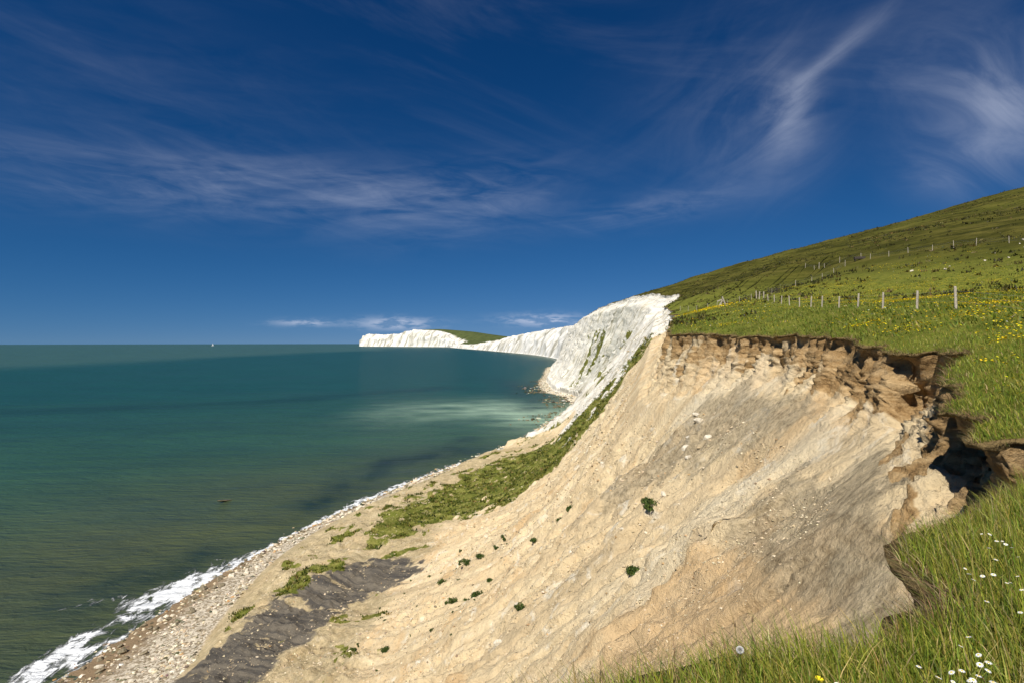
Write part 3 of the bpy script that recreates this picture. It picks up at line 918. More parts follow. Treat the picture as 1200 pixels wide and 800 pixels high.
for i, w in enumerate(WEED):
    m = poly_mask(lx * 0.5 + SX * 0.5 + 4 * fbm(SX / 9, SY / 9, 3, 460), ly * 0.5 + SY * 0.5, w, 8 if i < 2 else 22) * (0.85 if i < 2 else 0.6)
    m = m * np.clip(0.75 + 0.6 * fbm(SX / 14, SY / 14, 4, 470), 0, 1.2)
    col = col + (np.array([0.010, 0.022, 0.022]) - col) * np.clip(m, 0, 0.9)[..., None]
lane = np.exp(-((seg_dist(lx, ly, [(-400, 330), (-190, 420), (-70, 560)])) / 20) ** 2) * 0.28
col = col * (1 - lane)[..., None]
col = col * np.array([1.05, 1.12, 0.88])
col = np.clip(col * (1 + 0.10 * fbm(SX / 120, SY / 40, 4, 480))[..., None], 0.003, 1)
# breaking waves along the shore
surf_w = (4.0 + 3.5 * fbm(SX / 22, SY / 22, 3, 490)) * (1 - 0.35 * sstep(SY, 200, 400))
foam = np.clip(1 - sdist / np.maximum(surf_w, 1.2), 0, 1) * (sdist > -6)
near_s = 1 - sstep(SY, 95, 135)
line1 = np.exp(-((sdist - 5.5 - 1.6 * fbm(SX / 14, SY / 14, 2, 492)) / 2.4) ** 2)
foam = foam * (1 - 0.75 * near_s) + near_s * (0.60 * line1 + 0.30 * np.exp(-((sdist - 1.0) / 1.5) ** 2))
foam = np.clip(foam, 0, 1) * (sdist > -6)
extra = np.exp(-(seg_dist(SX, SY, [(-59.5, 107), (-65, 99)]) / 3.6) ** 2) * 0.50 + np.exp(-(seg_dist(SX, SY, [(-76, 97), (-69, 100)]) / 1.5) ** 2) * 0.36 \
    + np.exp(-(seg_dist(SX, SY, [(-66, 62), (-63, 84)]) / 3.0) ** 2) * 0.5
foam = np.clip(foam * 0.85 + extra * 0.8, 0, 1) * (1 - 0.55 * sstep(SY, 190, 330))
swell = 0.12 * np.sin((SX * 0.92 - SY * 0.25 + 3 * fbm(SX / 30, SY / 30, 2, 500)) / 1.9) * np.exp(-np.maximum(sdist, 0) / 25) * (1 - sstep(rad, 150, 300))
SZ = SZ + swell
me = mesh_from('sea', np.stack([SX, SY, SZ], -1).reshape(-1, 3), grid_faces(len(th), NRr)[:, ::-1])
add_color(me, 'water', np.concatenate([col, foam[..., None]], -1).reshape(-1, 4))
mat_sea, nt = material('sea_water')
pos = nt.n('ShaderNodeNewGeometry').outputs['Position']
A = nt.n('ShaderNodeAttribute', {'attribute_name': 'water'})
wv = nt.mapv(pos, (0.30, 1.0, 1.0), (0, 0, 0), (0, 0, math.radians(-20)))
w1 = nt.noise(wv, 0.10, 5, 0.6, 0.3)
w2 = nt.noise(wv, 0.55, 6, 0.62, 0.3)
w3 = nt.noise(wv, 0.018, 5, 0.6, 0.3)
lace = nt.noise(nt.mapv(pos, (1, 0.55, 1), (0, 0, 0), (0, 0, math.radians(-60))), 0.55, 7, 0.7, 1.6)
lace2 = nt.n('ShaderNodeTexVoronoi', {'feature': 'DISTANCE_TO_EDGE'}, Vector=nt.mapv(pos, (1, 0.5, 1), (0, 0, 0), (0, 0, math.radians(-60))), Scale=0.45).outputs[0]
fo = nt.m('ADD', A.outputs['Alpha'], nt.m('ADD', nt.m('MULTIPLY', nt.m('SUBTRACT', lace, 0.5), 1.5), nt.m('MULTIPLY', nt.m('SUBTRACT', 0.16, lace2), 1.1)))
fo = nt.m('MULTIPLY', nt.ss(fo, 0.36, 0.66), nt.ss(A.outputs['Alpha'], 0.02, 0.15))
# scattered small whitecaps
wc = nt.ss(nt.noise(nt.mapv(pos, (0.25, 0.7, 1)), 0.16, 3, 0.5), 0.795, 0.82, 0, 0.7)
fo = nt.m('MAXIMUM', fo, wc)
wcol = nt.mix(nt.ss(w1, 0.4, 0.65, 0, 0.25), A.outputs['Color'], (0.012, 0.03, 0.03))
wcol = nt.mix(nt.ss(w3, 0.4, 0.7, 0, 0.2), wcol, (0.02, 0.06, 0.06))
wcol = nt.mix(fo, wcol, (0.80, 0.82, 0.82))
hgt = nt.m('ADD', nt.m('MULTIPLY', w1, 1.0), nt.m('MULTIPLY', w2, 0.55))
finish(nt, wcol, nt.lin(fo, 0, 1, 0.30, 0.9), nt.bump(nt.m('ADD', hgt, nt.m('MULTIPLY', fo, 0.2)), 1.0, 2.2), 0.10)
sea = link('sea', me, mat_sea, kind='structure')
SHRUB = 'small dark green shrub on the sandy cliff slope'
SHRUBS = [
    (9.3, 38.8, 0.75, 'dense green shrub alone high on the pale talus below the scarp'),
    (7.4, 34.4, 0.55, 'small round shrub alone on the bare sand above the near grass'),
    (0.7, 44.3, 0.55, SHRUB),
    (-14.7, 66.0, 0.6, SHRUB),
    (-9.6, 79.6, 0.9, SHRUB),
    (-7.1, 69.7, 0.85, SHRUB),
    (-5.4, 67.8, 0.8, SHRUB),
    (-4.3, 66.8, 0.8, SHRUB),
    (-6.6, 80.5, 0.9, SHRUB),
    (-2.1, 79.5, 0.6, SHRUB),
    (-1.0, 79.5, 0.6, SHRUB),
    (2.5, 67.1, 0.6, SHRUB),
    (5.8, 64.4, 0.55, SHRUB),
    (6.5, 64.0, 0.7, SHRUB),
    (-2.6, 68.3, 0.5, SHRUB),
    (-4.5, 79.1, 0.7, SHRUB),
    (-6.5, 86.2, 0.5, SHRUB),
    (-19.3, 69.5, 0.5, SHRUB),
    (2.8, 63.3, 0.4, SHRUB),
    (5.3, 64.3, 0.4, SHRUB),
]
DAISIES = [(3.49, 4.23), (3.51, 4.18), (3.62, 4.2), (3.54, 4.08), (3.46, 3.94), (3.32, 3.96), (3.47, 3.9), (3.13, 3.68), (2.78, 3.49), (2.75, 3.39), (2.82, 3.41), (2.86, 3.38), (2.82, 3.22), (2.94, 3.31), (2.52, 3.02), (2.15, 2.68), (2.09, 2.65), (1.73, 2.42), (1.43, 2.39), (1.48, 2.32), (1.33, 2.33), (1.83, 2.44), (1.83, 2.36), (2.08, 2.53), (2.01, 2.45), (1.94, 2.41), (2.0, 2.39), (1.97, 2.33), (2.03, 2.37), (1.88, 2.32), (2.09, 2.55), (2.06, 2.46), (2.67, 2.99), (2.81, 3.23), (2.77, 3.45), (3.6, 4.14), (3.45, 4.05), (2.93, 3.27), (1.83, 2.37), (1.89, 2.39)]
BOULDERS = [(14.9, 45.6, 0.5), (15.1, 46.4, 0.42), (13.9, 44.6, 0.36), (13.2, 42.8, 0.4), (14.2, 41.9, 0.45), (12.6, 40.6, 0.34), (12.2, 42.0, 0.3), (-1.0, 42.5, 0.5), (-1.5, 43.4, 0.35), (-5.2, 48, 0.42), (-6.6, 47.0, 0.3), (0.5, 45, 0.3), (-9, 55, 0.4), (-3, 39, 0.3)]
for _ in range(26):
    BOULDERS.append((random.uniform(-22, 12), random.uniform(30, 75), random.uniform(0.16, 0.32)))

# ------------------------------------------------------------------ scatter helpers
def sample_grid(G, dens):
    """random points on a grid surface; dens = points per square metre for every quad"""
    a_, b_, c_, d_ = G[:-1, :-1], G[1:, :-1], G[1:, 1:], G[:-1, 1:]
    area = 0.5 * (np.linalg.norm(np.cross(b_ - a_, d_ - a_), axis=-1) + np.linalg.norm(np.cross(b_ - c_, d_ - c_), axis=-1))
    cnt = RNG.poisson(np.clip(area * dens, 0, 4000))
    ii, jj = np.nonzero(cnt)
    k = cnt[ii, jj]
    ii, jj = np.repeat(ii, k), np.repeat(jj, k)
    u, v = RNG.random((2, len(ii)))
    u, v = u[:, None], v[:, None]
    return (a_[ii, jj] * (1 - u) * (1 - v) + b_[ii, jj] * u * (1 - v) + c_[ii, jj] * u * v + d_[ii, jj] * (1 - u) * v), ii, jj


def quad_mean(M):
    return 0.25 * (M[:-1, :-1] + M[1:, :-1] + M[1:, 1:] + M[:-1, 1:])


def in_view(x, y, lo=-0.95, hi=0.95):
    t_ = np.arctan2(x, y)
    return (t_ > lo) & (t_ < hi)


def blades(pos, h, w, lean, leandir, seg, facing=None):
    """curved tapering blades as one vertex / triangle soup"""
    n = len(pos)
    fa = RNG.random(n) * 2 * math.pi if facing is None else facing
    side = np.stack([np.cos(fa), np.sin(fa), 0 * fa], 1)
    ld = np.stack([np.cos(leandir), np.sin(leandir), 0 * fa], 1)
    lv = []
    for s in range(seg + 1):
        f = s / seg
        c_ = pos + ld * (lean * h * f ** 1.8)[:, None]
        c_[:, 2] += h * (f - 0.35 * lean * f ** 2)
        wd = w * (1 - f) ** 0.7
        if s < seg:
            lv += [c_ - side * wd[:, None], c_ + side * wd[:, None]]
        else:
            lv += [c_]
    k = len(lv)
    v = np.stack(lv, 1).reshape(-1, 3)
    base = (np.arange(n) * k)[:, None, None]
    tri = []
    for s in range(seg):
        p_ = 2 * s
        if s < seg - 1:
            tri += [(p_, p_ + 1, p_ + 3), (p_, p_ + 3, p_ + 2)]
        else:
            tri += [(p_, p_ + 1, p_ + 2)]
    f = (base + np.array(tri)[None]).reshape(-1, 3)
    return v, f, k


def pick_cols(n, table, probs, jit=0.22, hue=0.08):
    t_ = np.array(table)
    i = RNG.choice(len(t_), n, p=np.array(probs) / np.sum(probs))
    return np.clip(t_[i] * (1 + jit * RNG.standard_normal((n, 1))) * (1 + hue * RNG.standard_normal((n, 3))), 0.004, 0.9)


class Soup:
    def __init__(self):
        self.v, self.f, self.c, self.n = [], [], [], 0

    def add(self, v, f, c):
        self.v.append(v)
        self.f.append(f + self.n)
        self.c.append(c)
        self.n += len(v)

    def build(self, name, mat, smooth=False, **props):
        me = mesh_from(name, np.concatenate(self.v), np.concatenate(self.f), smooth)
        add_color(me, 'col', np.concatenate(self.c))
        return link(name, me, mat, **props)


def leaf_material(name, trans=0.35, rough=0.55, spec=0.25):
    m, nt = material(name)
    c_ = nt.n('ShaderNodeAttribute', {'attribute_name': 'col'}).outputs['Color']
    p = nt.n('ShaderNodeBsdfPrincipled', None, Base_Color=c_, Roughness=rough)
    p.inputs['Specular IOR Level'].default_value = spec
    t_ = nt.n('ShaderNodeBsdfTranslucent', None, Color=nt.mix(1.0, c_, (1.25, 1.2, 0.7), 'MULTIPLY'))
    mx = nt.n('ShaderNodeMixShader', None, i0=trans)
    nt.t.links.new(p.outputs[0], mx.inputs[1])
    nt.t.links.new(t_.outputs[0], mx.inputs[2])
    o = nt.n('ShaderNodeOutputMaterial')
    nt.t.links.new(mx.outputs[0], o.inputs[0])
    return m


mat_grass = leaf_material('grass_blade')
mat_leaf = leaf_material('shrub_leaf', 0.2, 0.6, 0.2)
mat_petal = leaf_material('petal', 0.3, 0.6, 0.15)


def plain(name, col, rough=0.85, spec=0.2, nscale=0.0, col2=None, bump=0.0, bscale=None):
    m, nt = material(name)
    if nscale:
        tcn = nt.n('ShaderNodeTexCoord').outputs['Object']
        nz = nt.noise(tcn, nscale, 6, 0.65, 0.3)
        cc_ = nt.mix(nt.ss(nz, 0.35, 0.68), col, col2 or tuple(x * 0.6 for x in col))
        finish(nt, cc_, rough, nt.bump(nz, 0.7, bump) if bump else None, spec)
    else:
        finish(nt, col, rough, None, spec)
    return m


# ------------------------------------------------------------------ meadow grass
GREENS = [(0.14, 0.20, 0.023), (0.25, 0.295, 0.037), (0.37, 0.36, 0.06), (0.42, 0.35, 0.10), (0.52, 0.41, 0.19)]
tx, ty = quad_mean(T[:, :, 0]), quad_mean(T[:, :, 1])
td = np.hypot(tx, ty)
tl = quad_mean(dlip)
ok = in_view(tx, ty, -0.6, 1.05) & (quad_mean(np.repeat(np.arange(RI + 3)[None, :], NS, 0)) > 2.9)
patch = np.clip(1 + 0.5 * fbm(tx / 1.3, ty / 1.3, 3, 610), 0.3, 1.6)
gs = Soup()
# long blades close by
pp, _, _ = sample_grid(T, np.where(ok & (td < 11), 2900 * np.clip(3.2 / np.maximum(td, 1.5), 0.3, 1.2) ** 1.2 * patch, 0))
n = len(pp)
hh = (0.11 + 0.20 * RNG.random(n) ** 1.4) * (1 + 0.35 * fbm(pp[:, 0] / 0.9, pp[:, 1] / 0.9, 2, 620))
v, f, k = blades(pp, hh, 0.0022 + 0.0028 * RNG.random(n), 0.15 + 0.75 * RNG.random(n) ** 1.5, RNG.normal(2.7, 1.3, n), 3)
gs.add(v, f, np.repeat(pick_cols(n, GREENS, [2.6, 4, 3.4, 1.3, 0.8]), k, 0))
pp, _, _ = sample_grid(T, np.where(ok & (td < 14), 70 * np.clip(3.2 / np.maximum(td, 1.5), 0.3, 1.2), 0))
n = len(pp)
v, f, k = blades(pp, 0.26 + 0.20 * RNG.random(n), 0.0013 + 0.0008 * RNG.random(n), 0.1 + 0.5 * RNG.random(n), RNG.normal(2.7, 1.4, n), 3)
gs.add(v, f, np.repeat(pick_cols(n, GREENS[3:] + [(0.33, 0.20, 0.11)], [2, 3, 1]), k, 0))
# broad leaves low in the sward
pp, _, _ = sample_grid(T, np.where(ok & (td < 8), 160 * patch, 0))
n = len(pp)
v, f, k = blades(pp, 0.06 + 0.09 * RNG.random(n), 0.007 + 0.007 * RNG.random(n), 0.6 + 1.0 * RNG.random(n), RNG.random(n) * 6.3, 3)
gs.add(v, f, np.repeat(pick_cols(n, [(0.06, 0.10, 0.02), (0.10, 0.14, 0.025)], [1, 1]), k, 0))
# middle distance
pp, _, _ = sample_grid(T, np.where(ok & (td >= 11) & (td < 34), 330 * (13 / np.maximum(td, 9)) ** 1.6 * patch, 0))
n = len(pp)
v, f, k = blades(pp, 0.10 + 0.16 * RNG.random(n), 0.006 + 0.008 * RNG.random(n), 0.2 + 0.7 * RNG.random(n), RNG.normal(2.7, 1.3, n), 2)
gs.add(v, f, np.repeat(pick_cols(n, GREENS, [3.4, 4, 2.2, 0.8, 0.5]), k, 0))
pp, _, _ = sample_grid(T, np.where(ok & (td >= 34) & (td < 110), 26 * (34 / np.maximum(td, 30)) ** 1.5 * patch, 0))
n = len(pp)
v, f, k = blades(pp, 0.14 + 0.20 * RNG.random(n), 0.02 + 0.03 * RNG.random(n), 0.2 + 0.6 * RNG.random(n), RNG.normal(2.7, 1.3, n), 1)
gs.add(v, f, np.repeat(pick_cols(n, GREENS, [4, 4, 1.6, 0.5, 0.2]) * 0.8, k, 0))
gs.build('grass', mat_grass, kind='stuff', label='long green meadow grass on the clifftop', category='grass')

# dry fringe hanging over the broken edge
fs = Soup()
w_ = np.gradient(ulip)
cnt = RNG.poisson(np.where((lip[:, 1] > 1.5) & (dist < 95), w_ * np.clip(1100 / np.maximum(dist, 2.5), 14, 420), 0))
ii = np.repeat(np.arange(NS), cnt)
n = len(ii)
pp = np.concatenate([lip[ii] + outw[ii] * (RNG.random(n) * 0.16 - 0.08)[:, None], (zlip[ii] + EYE - 0.03 - 0.16 * RNG.random(n) * (thick[ii] > 0.15))[:, None]], 1)
od = np.arctan2(outw[ii, 1], outw[ii, 0]) + RNG.normal(0, 0.6, n)
sc_ = np.clip(dist[ii] / 14, 0.55, 2.0)
v, f, k = blades(pp, (0.10 + 0.18 * RNG.random(n)) * np.clip(sc_, 0.8, 1.9), (0.003 + 0.005 * RNG.random(n)) * sc_, 0.5 + 1.7 * RNG.random(n), od, 3)
fs.add(v, f, np.repeat(pick_cols(n, [(0.40, 0.31, 0.17), (0.27, 0.20, 0.10), (0.15, 0.18, 0.04), (0.13, 0.085, 0.045)], [3, 3, 3, 2]), k, 0))
fs.build('dry_grass_fringe', mat_grass, kind='stuff', label='dry brown grass fringe hanging over the broken cliff edge', category='grass')

# tussocks and low scrub on the down
hs_ = Soup()
ok2 = in_view(tx, ty, 0.0, 0.95)
pp, _, _ = sample_grid(T, np.where(ok2 & (td > 70) & (td < 420), 0.55 * (90 / np.maximum(td, 70)) ** 0.9 * np.clip(0.5 + 1.4 * fbm(tx / 22, ty / 22, 3, 640), 0, 2), 0))
n0 = len(pp)
rep_ = 5
pq = np.repeat(pp, rep_, 0) + RNG.normal(0, 1, (n0 * rep_, 3)) * np.array([0.28, 0.28, 0.02])
n = len(pq)
szr = np.repeat(0.18 + 0.45 * RNG.random(n0) ** 2, rep_)
v, f, k = blades(pq, szr * (0.6 + 0.6 * RNG.random(n)), szr * 0.35, RNG.random(n) * 0.8, RNG.random(n) * 6.3, 1)
hs_.add(v, f, np.repeat(np.repeat(pick_cols(n0, [(0.035, 0.037, 0.008), (0.06, 0.058, 0.012), (0.12, 0.098, 0.025), (0.18, 0.135, 0.045)], [4, 4, 2, 1]), rep_, 0), k, 0))
hs_.build('tussock_grass', mat_grass, kind='stuff', label='rough tussock grass scattered over the hillside', category='grass')

# ------------------------------------------------------------------ yellow flowers (uncountable)
def flower_soup(pp, r, h, table, probs):
    n = len(pp)
    ang = np.arange(5) * 2 * math.pi / 5
    rim = np.stack([np.cos(ang), np.sin(ang)], 1)
    v = np.zeros((n, 6, 3))
    tilt = RNG.normal(0, 0.35, (n, 2))
    v[:, 0] = pp
    v[:, 0, 2] += h
    for i in range(5):
        v[:, i + 1, :2] = pp[:, :2] + rim[i] * r[:, None]
        v[:, i + 1, 2] = pp[:, 2] + h + r * 0.35 + (tilt @ rim[i]) * r
    tri = np.array([(0, i + 1, (i + 1) % 5 + 1) for i in range(5)])
    f = ((np.arange(n) * 6)[:, None, None] + tri[None]).reshape(-1, 3)
    return v.reshape(-1, 3), f, np.repeat(pick_cols(n, table, probs, 0.1), 6, 0)


YEL = [(0.78, 0.56, 0.012), (0.85, 0.68, 0.03), (0.62, 0.42, 0.01)]
ys = Soup()
fl = np.clip(1.4 * fbm(tx / 4, ty / 4, 4, 650) + 0.35, 0, 1.5) * sstep(tl, 0.5, 2.0)
pp, _, _ = sample_grid(T, np.where(ok & (td > 9) & (td < 40), 20 * fl, 0))
ys.add(*flower_soup(pp, 0.016 + 0.012 * RNG.random(len(pp)) + 0.0006 * np.hypot(pp[:, 0], pp[:, 1]), 0.18 + 0.10 * RNG.random(len(pp)), YEL, [3, 2, 1]))
ybq = quad_mean(yb)
fl2 = np.clip(2.2 * fbm(tx / 9, ty / 6, 4, 660) + 0.25, 0, 2) * ybq
pp, _, _ = sample_grid(T, np.where(ok2 & (td < 130), 10 * fl2 * np.clip(55 / td, 0.3, 1.3), 0))
ys.add(*flower_soup(pp, 0.026 + 0.03 * RNG.random(len(pp)), 0.18 + 0.10 * RNG.random(len(pp)), YEL, [3, 2, 2]))
fl3 = np.clip(2.0 * fbm(tx / 6, ty / 6, 3, 670) - 0.1, 0, 1) * sstep(tl, 1.5, 4) * (td > 30) * (td < 130) * (1 - ybq)
pp, _, _ = sample_grid(T, np.where(ok2, 4.0 * fl3, 0))
ys.add(*flower_soup(pp, 0.035 + 0.03 * RNG.random(len(pp)), 0.16 + 0.10 * RNG.random(len(pp)), YEL + [(0.7, 0.7, 0.66)], [3, 2, 1, 1]))
gp = np.stack([36.5 + 2.8 * RNG.standard_normal(420), 106 + 2.2 * RNG.standard_normal(420)], 1)
gp = np.concatenate([gp, ground(gp[:, 0], gp[:, 1])[:, None]], 1)
ys.add(*flower_soup(gp, 0.09 + 0.05 * RNG.random(420), 0.2 + 0.2 * RNG.random(420), YEL, [3, 2, 1]))
ys.build('yellow_flowers', mat_petal, kind='stuff', label='scattered yellow buttercups through the meadow grass', category='flowers')

# ------------------------------------------------------------------ undercliff vegetation
cx_, cy_ = quad_mean(X), quad_mean(Y)
gq = quad_mean(green)
us = Soup()
mott = np.clip(0.6 + 1.5 * fbm(cx_ / 5, cy_ / 5, 3, 680), 0, 2)
pp, _, _ = sample_grid(CLIFF_P, np.where(in_view(cx_, cy_), sstep(gq, 0.25, 0.8) * 2.4 * mott * (cy_ < 420), 0))
n0 = len(pp)
pq = np.repeat(pp, 7, 0) + RNG.normal(0, 1, (n0 * 7, 3)) * np.array([0.32, 0.32, 0.05])
n = len(pq)
szr = np.repeat(0.22 + 0.42 * RNG.random(n0) ** 2, 7)
v, f, k = blades(pq, szr * (0.6 + 0.6 * RNG.random(n)), szr * 0.33, RNG.random(n), RNG.random(n) * 6.3, 1)
us.add(v, f, np.repeat(np.repeat(pick_cols(n0, [(0.055, 0.078, 0.013), (0.11, 0.135, 0.02), (0.20, 0.20, 0.035), (0.32, 0.27, 0.09)], [3, 4, 3, 1.5]), 7, 0), k, 0))
us.build('undercliff_grass', mat_grass, kind='stuff', label='green scrub and grass on the slumped lower slope', category='grass')

# ------------------------------------------------------------------ stones
ICO = None


def ico_base():
    t_ = (1 + 5 ** 0.5) / 2
    v = np.array([(-1, t_, 0), (1, t_, 0), (-1, -t_, 0), (1, -t_, 0), (0, -1, t_), (0, 1, t_), (0, -1, -t_), (0, 1, -t_), (t_, 0, -1), (t_, 0, 1), (-t_, 0, -1), (-t_, 0, 1)])
    f = np.array([(0, 11, 5), (0, 5, 1), (0, 1, 7), (0, 7, 10), (0, 10, 11), (1, 5, 9), (5, 11, 4), (11, 10, 2), (10, 7, 6), (7, 1, 8),
                  (3, 9, 4), (3, 4, 2), (3, 2, 6), (3, 6, 8), (3, 8, 9), (4, 9, 5), (2, 4, 11), (6, 2, 10), (8, 6, 7), (9, 8, 1)])
    return v / np.linalg.norm(v[0]), f


IV, IF = ico_base()


def stone_soup(pp, size, cols, flat=0.65):
    n = len(pp)
    v = IV[None] * (1 + 0.24 * RNG.standard_normal((n, 12, 1)))
    v = v * size[:, None, None] * np.stack([0.7 + 0.7 * RNG.random(n), 0.7 + 0.5 * RNG.random(n), flat * (0.6 + 0.5 * RNG.random(n))], 1)[:, None, :]
    a_ = RNG.random(n) * 6.283
    c_, s_ = np.cos(a_)[:, None], np.sin(a_)[:, None]
    v = np.stack([v[..., 0] * c_ - v[..., 1] * s_, v[..., 0] * s_ + v[..., 1] * c_, v[..., 2]], -1)
    v = v + pp[:, None, :]
    f = ((np.arange(n) * 12)[:, None, None] + IF[None]).reshape(-1, 3)
    return v.reshape(-1, 3), f, np.repeat(cols, 12, 0)


OV = np.array([(1, 0, 0), (-1, 0, 0), (0, 1, 0), (0, -1, 0), (0, 0, 1), (0, 0, -1)], float)
OF = np.array([(0, 2, 4), (2, 1, 4), (1, 3, 4), (3, 0, 4), (2, 0, 5), (1, 2, 5), (3, 1, 5), (0, 3, 5)])


def chip_soup(pp, size, cols):
    n = len(pp)
    v = OV[None] * (0.75 + 0.5 * RNG.random((n, 6, 1))) + 0.25 * RNG.standard_normal((n, 6, 3))
    v = v * (size[:, None] * np.stack([0.8 + 0.6 * RNG.random(n), 0.8 + 0.6 * RNG.random(n), 0.55 + 0.4 * RNG.random(n)], 1))[:, None, :]
    a_ = RNG.random(n) * 6.283
    c_, s_ = np.cos(a_)[:, None], np.sin(a_)[:, None]
    v = np.stack([v[..., 0] * c_ - v[..., 1] * s_, v[..., 0] * s_ + v[..., 1] * c_, v[..., 2]], -1) + pp[:, None, :]
    f = ((np.arange(n) * 6)[:, None, None] + OF[None]).reshape(-1, 3)
    return v.reshape(-1, 3), f, np.repeat(cols, 6, 0)


mat_stone, nt = material('stone')
c_ = nt.n('ShaderNodeAttribute', {'attribute_name': 'col'}).outputs['Color']
pos = nt.n('ShaderNodeNewGeometry').outputs['Position']
nz = nt.noise(pos, 5.0, 6, 0.65)
finish(nt, nt.mix(1.0, c_, nt.ramp(nz, [(0.3, (0.7, 0.69, 0.66)), (0.6, (1.05, 1.05, 1.05))]), 'MULTIPLY'), 0.95, nt.bump(nz, 0.5, 0.05), 0.1)

STN = [(0.62, 0.52, 0.36), (0.72, 0.64, 0.49), (0.46, 0.36, 0.22), (0.50, 0.30, 0.13), (0.30, 0.25, 0.17)]
ts_ = Soup()
bbq = quad_mean(np.repeat(bb, NS, 0))
csq = quad_mean(cs2)
clq = quad_mean(clay)
d3 = np.hypot(cx_, cy_)
rub = np.clip(0.6 + 1.2 * fbm(cx_ / 6, cy_ / 6, 4, 690) + 0.2 * quad_mean(grey), 0.12, 2.0)
tal = (bbq > 0.02) & (bbq < 0.97) & in_view(cx_, cy_) & (csq < 0.5)
pp, _, _ = sample_grid(CLIFF_P, np.where(tal, 15.0 * rub * np.clip(40 / np.maximum(d3, 12), 0.15, 2.2) ** 1.4 * (1 - 0.8 * gq) * (1 - 0.7 * clq), 0))
n = len(pp)
dd_ = np.linalg.norm(pp - np.array([0, 0, EYE]), axis=1)
ts_.add(*chip_soup(pp, (0.020 + 0.055 * RNG.random(n) ** 5) * np.clip(dd_ / 28, 0.6, 3.0), pick_cols(n, [(0.60, 0.49, 0.32), (0.68, 0.58, 0.41), (0.46, 0.37, 0.235), (0.33, 0.27, 0.18), (0.50, 0.33, 0.17)], [4, 2, 4, 2, 0.7], 0.14, 0.02)))
ts_.build('talus_stones', mat_stone, kind='stuff', label='small stones and crumbs of rock strewn over the sandy slope', category='stones')

bs = Soup()
wq = quad_mean(wetd)
bch = (wq > 0.01) & (wq < 0.62) & in_view(cx_, cy_, -1.0, 0.6)
pp, _, _ = sample_grid(CLIFF_P, np.where(bch, 2.4 * np.clip(0.7 + 1.2 * fbm(cx_ / 5, cy_ / 8, 3, 700), 0.05, 2) * np.clip(110 / np.maximum(d3, 60), 0.12, 1.5), 0))
n = len(pp)
bc = np.where((RNG.random(n) < 0.28)[:, None], pick_cols(n, [(0.13, 0.12, 0.07), (0.20, 0.17, 0.11)], [1, 1]), pick_cols(n, STN, [4, 4, 2, 0.6, 1], 0.2, 0.025))
bs.add(*stone_soup(pp, (0.14 + 0.26 * RNG.random(n) ** 2.5) * np.clip(np.hypot(pp[:, 0], pp[:, 1]) / 110, 0.8, 2.5), bc))
# dark ledges and fallen blocks at the foot of the chalk
rk = np.array([(33, 395), (40, 415), (28, 440), (42, 462), (30, 510), (22, 535), (18, 560), (26, 585), (32, 640), (18, 512), (46, 430), (14, 330), (26, 350)], float)
rp = np.repeat(rk, 34, 0) + RNG.normal(0, 1, (len(rk) * 34, 2)) * np.array([5.5, 9])
n = len(rp)
bs.add(*stone_soup(np.concatenate([rp, 0.05 * np.ones((n, 1))], 1), 0.4 + 1.1 * RNG.random(n) ** 2, pick_cols(n, [(0.10, 0.085, 0.055), (0.20, 0.17, 0.11), (0.5, 0.46, 0.38)], [4, 3, 1])))
bs.build('beach_stones', mat_stone, kind='stuff', label='cobbles and small stones covering the narrow beach', category='stones')


def rock_mesh(name, seed, rough=0.22, subdiv=2):
    import bmesh
    bm = bmesh.new()
    bmesh.ops.create_icosphere(bm, subdivisions=subdiv, radius=1.0)
    r_ = random.Random(seed)
    cuts = [Vector((r_.gauss(0, 1), r_.gauss(0, 1), r_.gauss(0, 1))).normalized() for _ in range(11)]
    offs = [0.42 + 0.38 * r_.random() for _ in cuts]
    for vtx in bm.verts:
        p_ = vtx.co.copy()
        for c0, o0 in zip(cuts, offs):
            dd = p_.dot(c0)
            if dd > o0:
                p_ -= c0 * (dd - o0) * 0.9
        p_ *= 1 + rough * 0.35 * (r_.random() - 0.5)
        vtx.co = Vector((p_.x * 1.15, p_.y * 0.9, p_.z * 0.75))
    me = bpy.data.meshes.new(name)
    bm.to_mesh(me)
    bm.free()
    return me


mat_boulder = plain('chalk_boulder', (0.74, 0.68, 0.55), 0.95, 0.08, 2.2, (0.52, 0.44, 0.31), 0.15)
mat_dark = plain('weedy_boulder', (0.15, 0.125, 0.075), 0.8, 0.25, 2.0, (0.32, 0.26, 0.17), 0.15)
RM_ = [rock_mesh('boulder_%s' % 'abcde'[i], 40 + i) for i in range(5)]
RD_ = [rock_mesh('shore_rock_%s' % 'abc'[i], 60 + i) for i in range(3)]
for m_ in RM_:
    m_.materials.append(mat_boulder)
for m_ in RD_:
    m_.materials.append(mat_dark)
FLATP = CLIFF_P.reshape(-1, 3)


def on_cliff(x, y):
    return FLATP[np.argmin((FLATP[:, 0] - x) ** 2 + (FLATP[:, 1] - y) ** 2)]


def place_rock(meshes, name, p_, s_, label, cat, group, sink=0.15):
    o = link(name, random.choice(meshes), None, None, (p_[0], p_[1], p_[2] + s_ * (0.35 - sink)),
             (random.uniform(-0.4, 0.4), random.uniform(-0.4, 0.4), random.uniform(0, 6.28)), label=label, category=cat, group=group)
    o.scale = (s_, s_ * random.uniform(0.8, 1.1), s_ * random.uniform(0.75, 1.1))
    return o


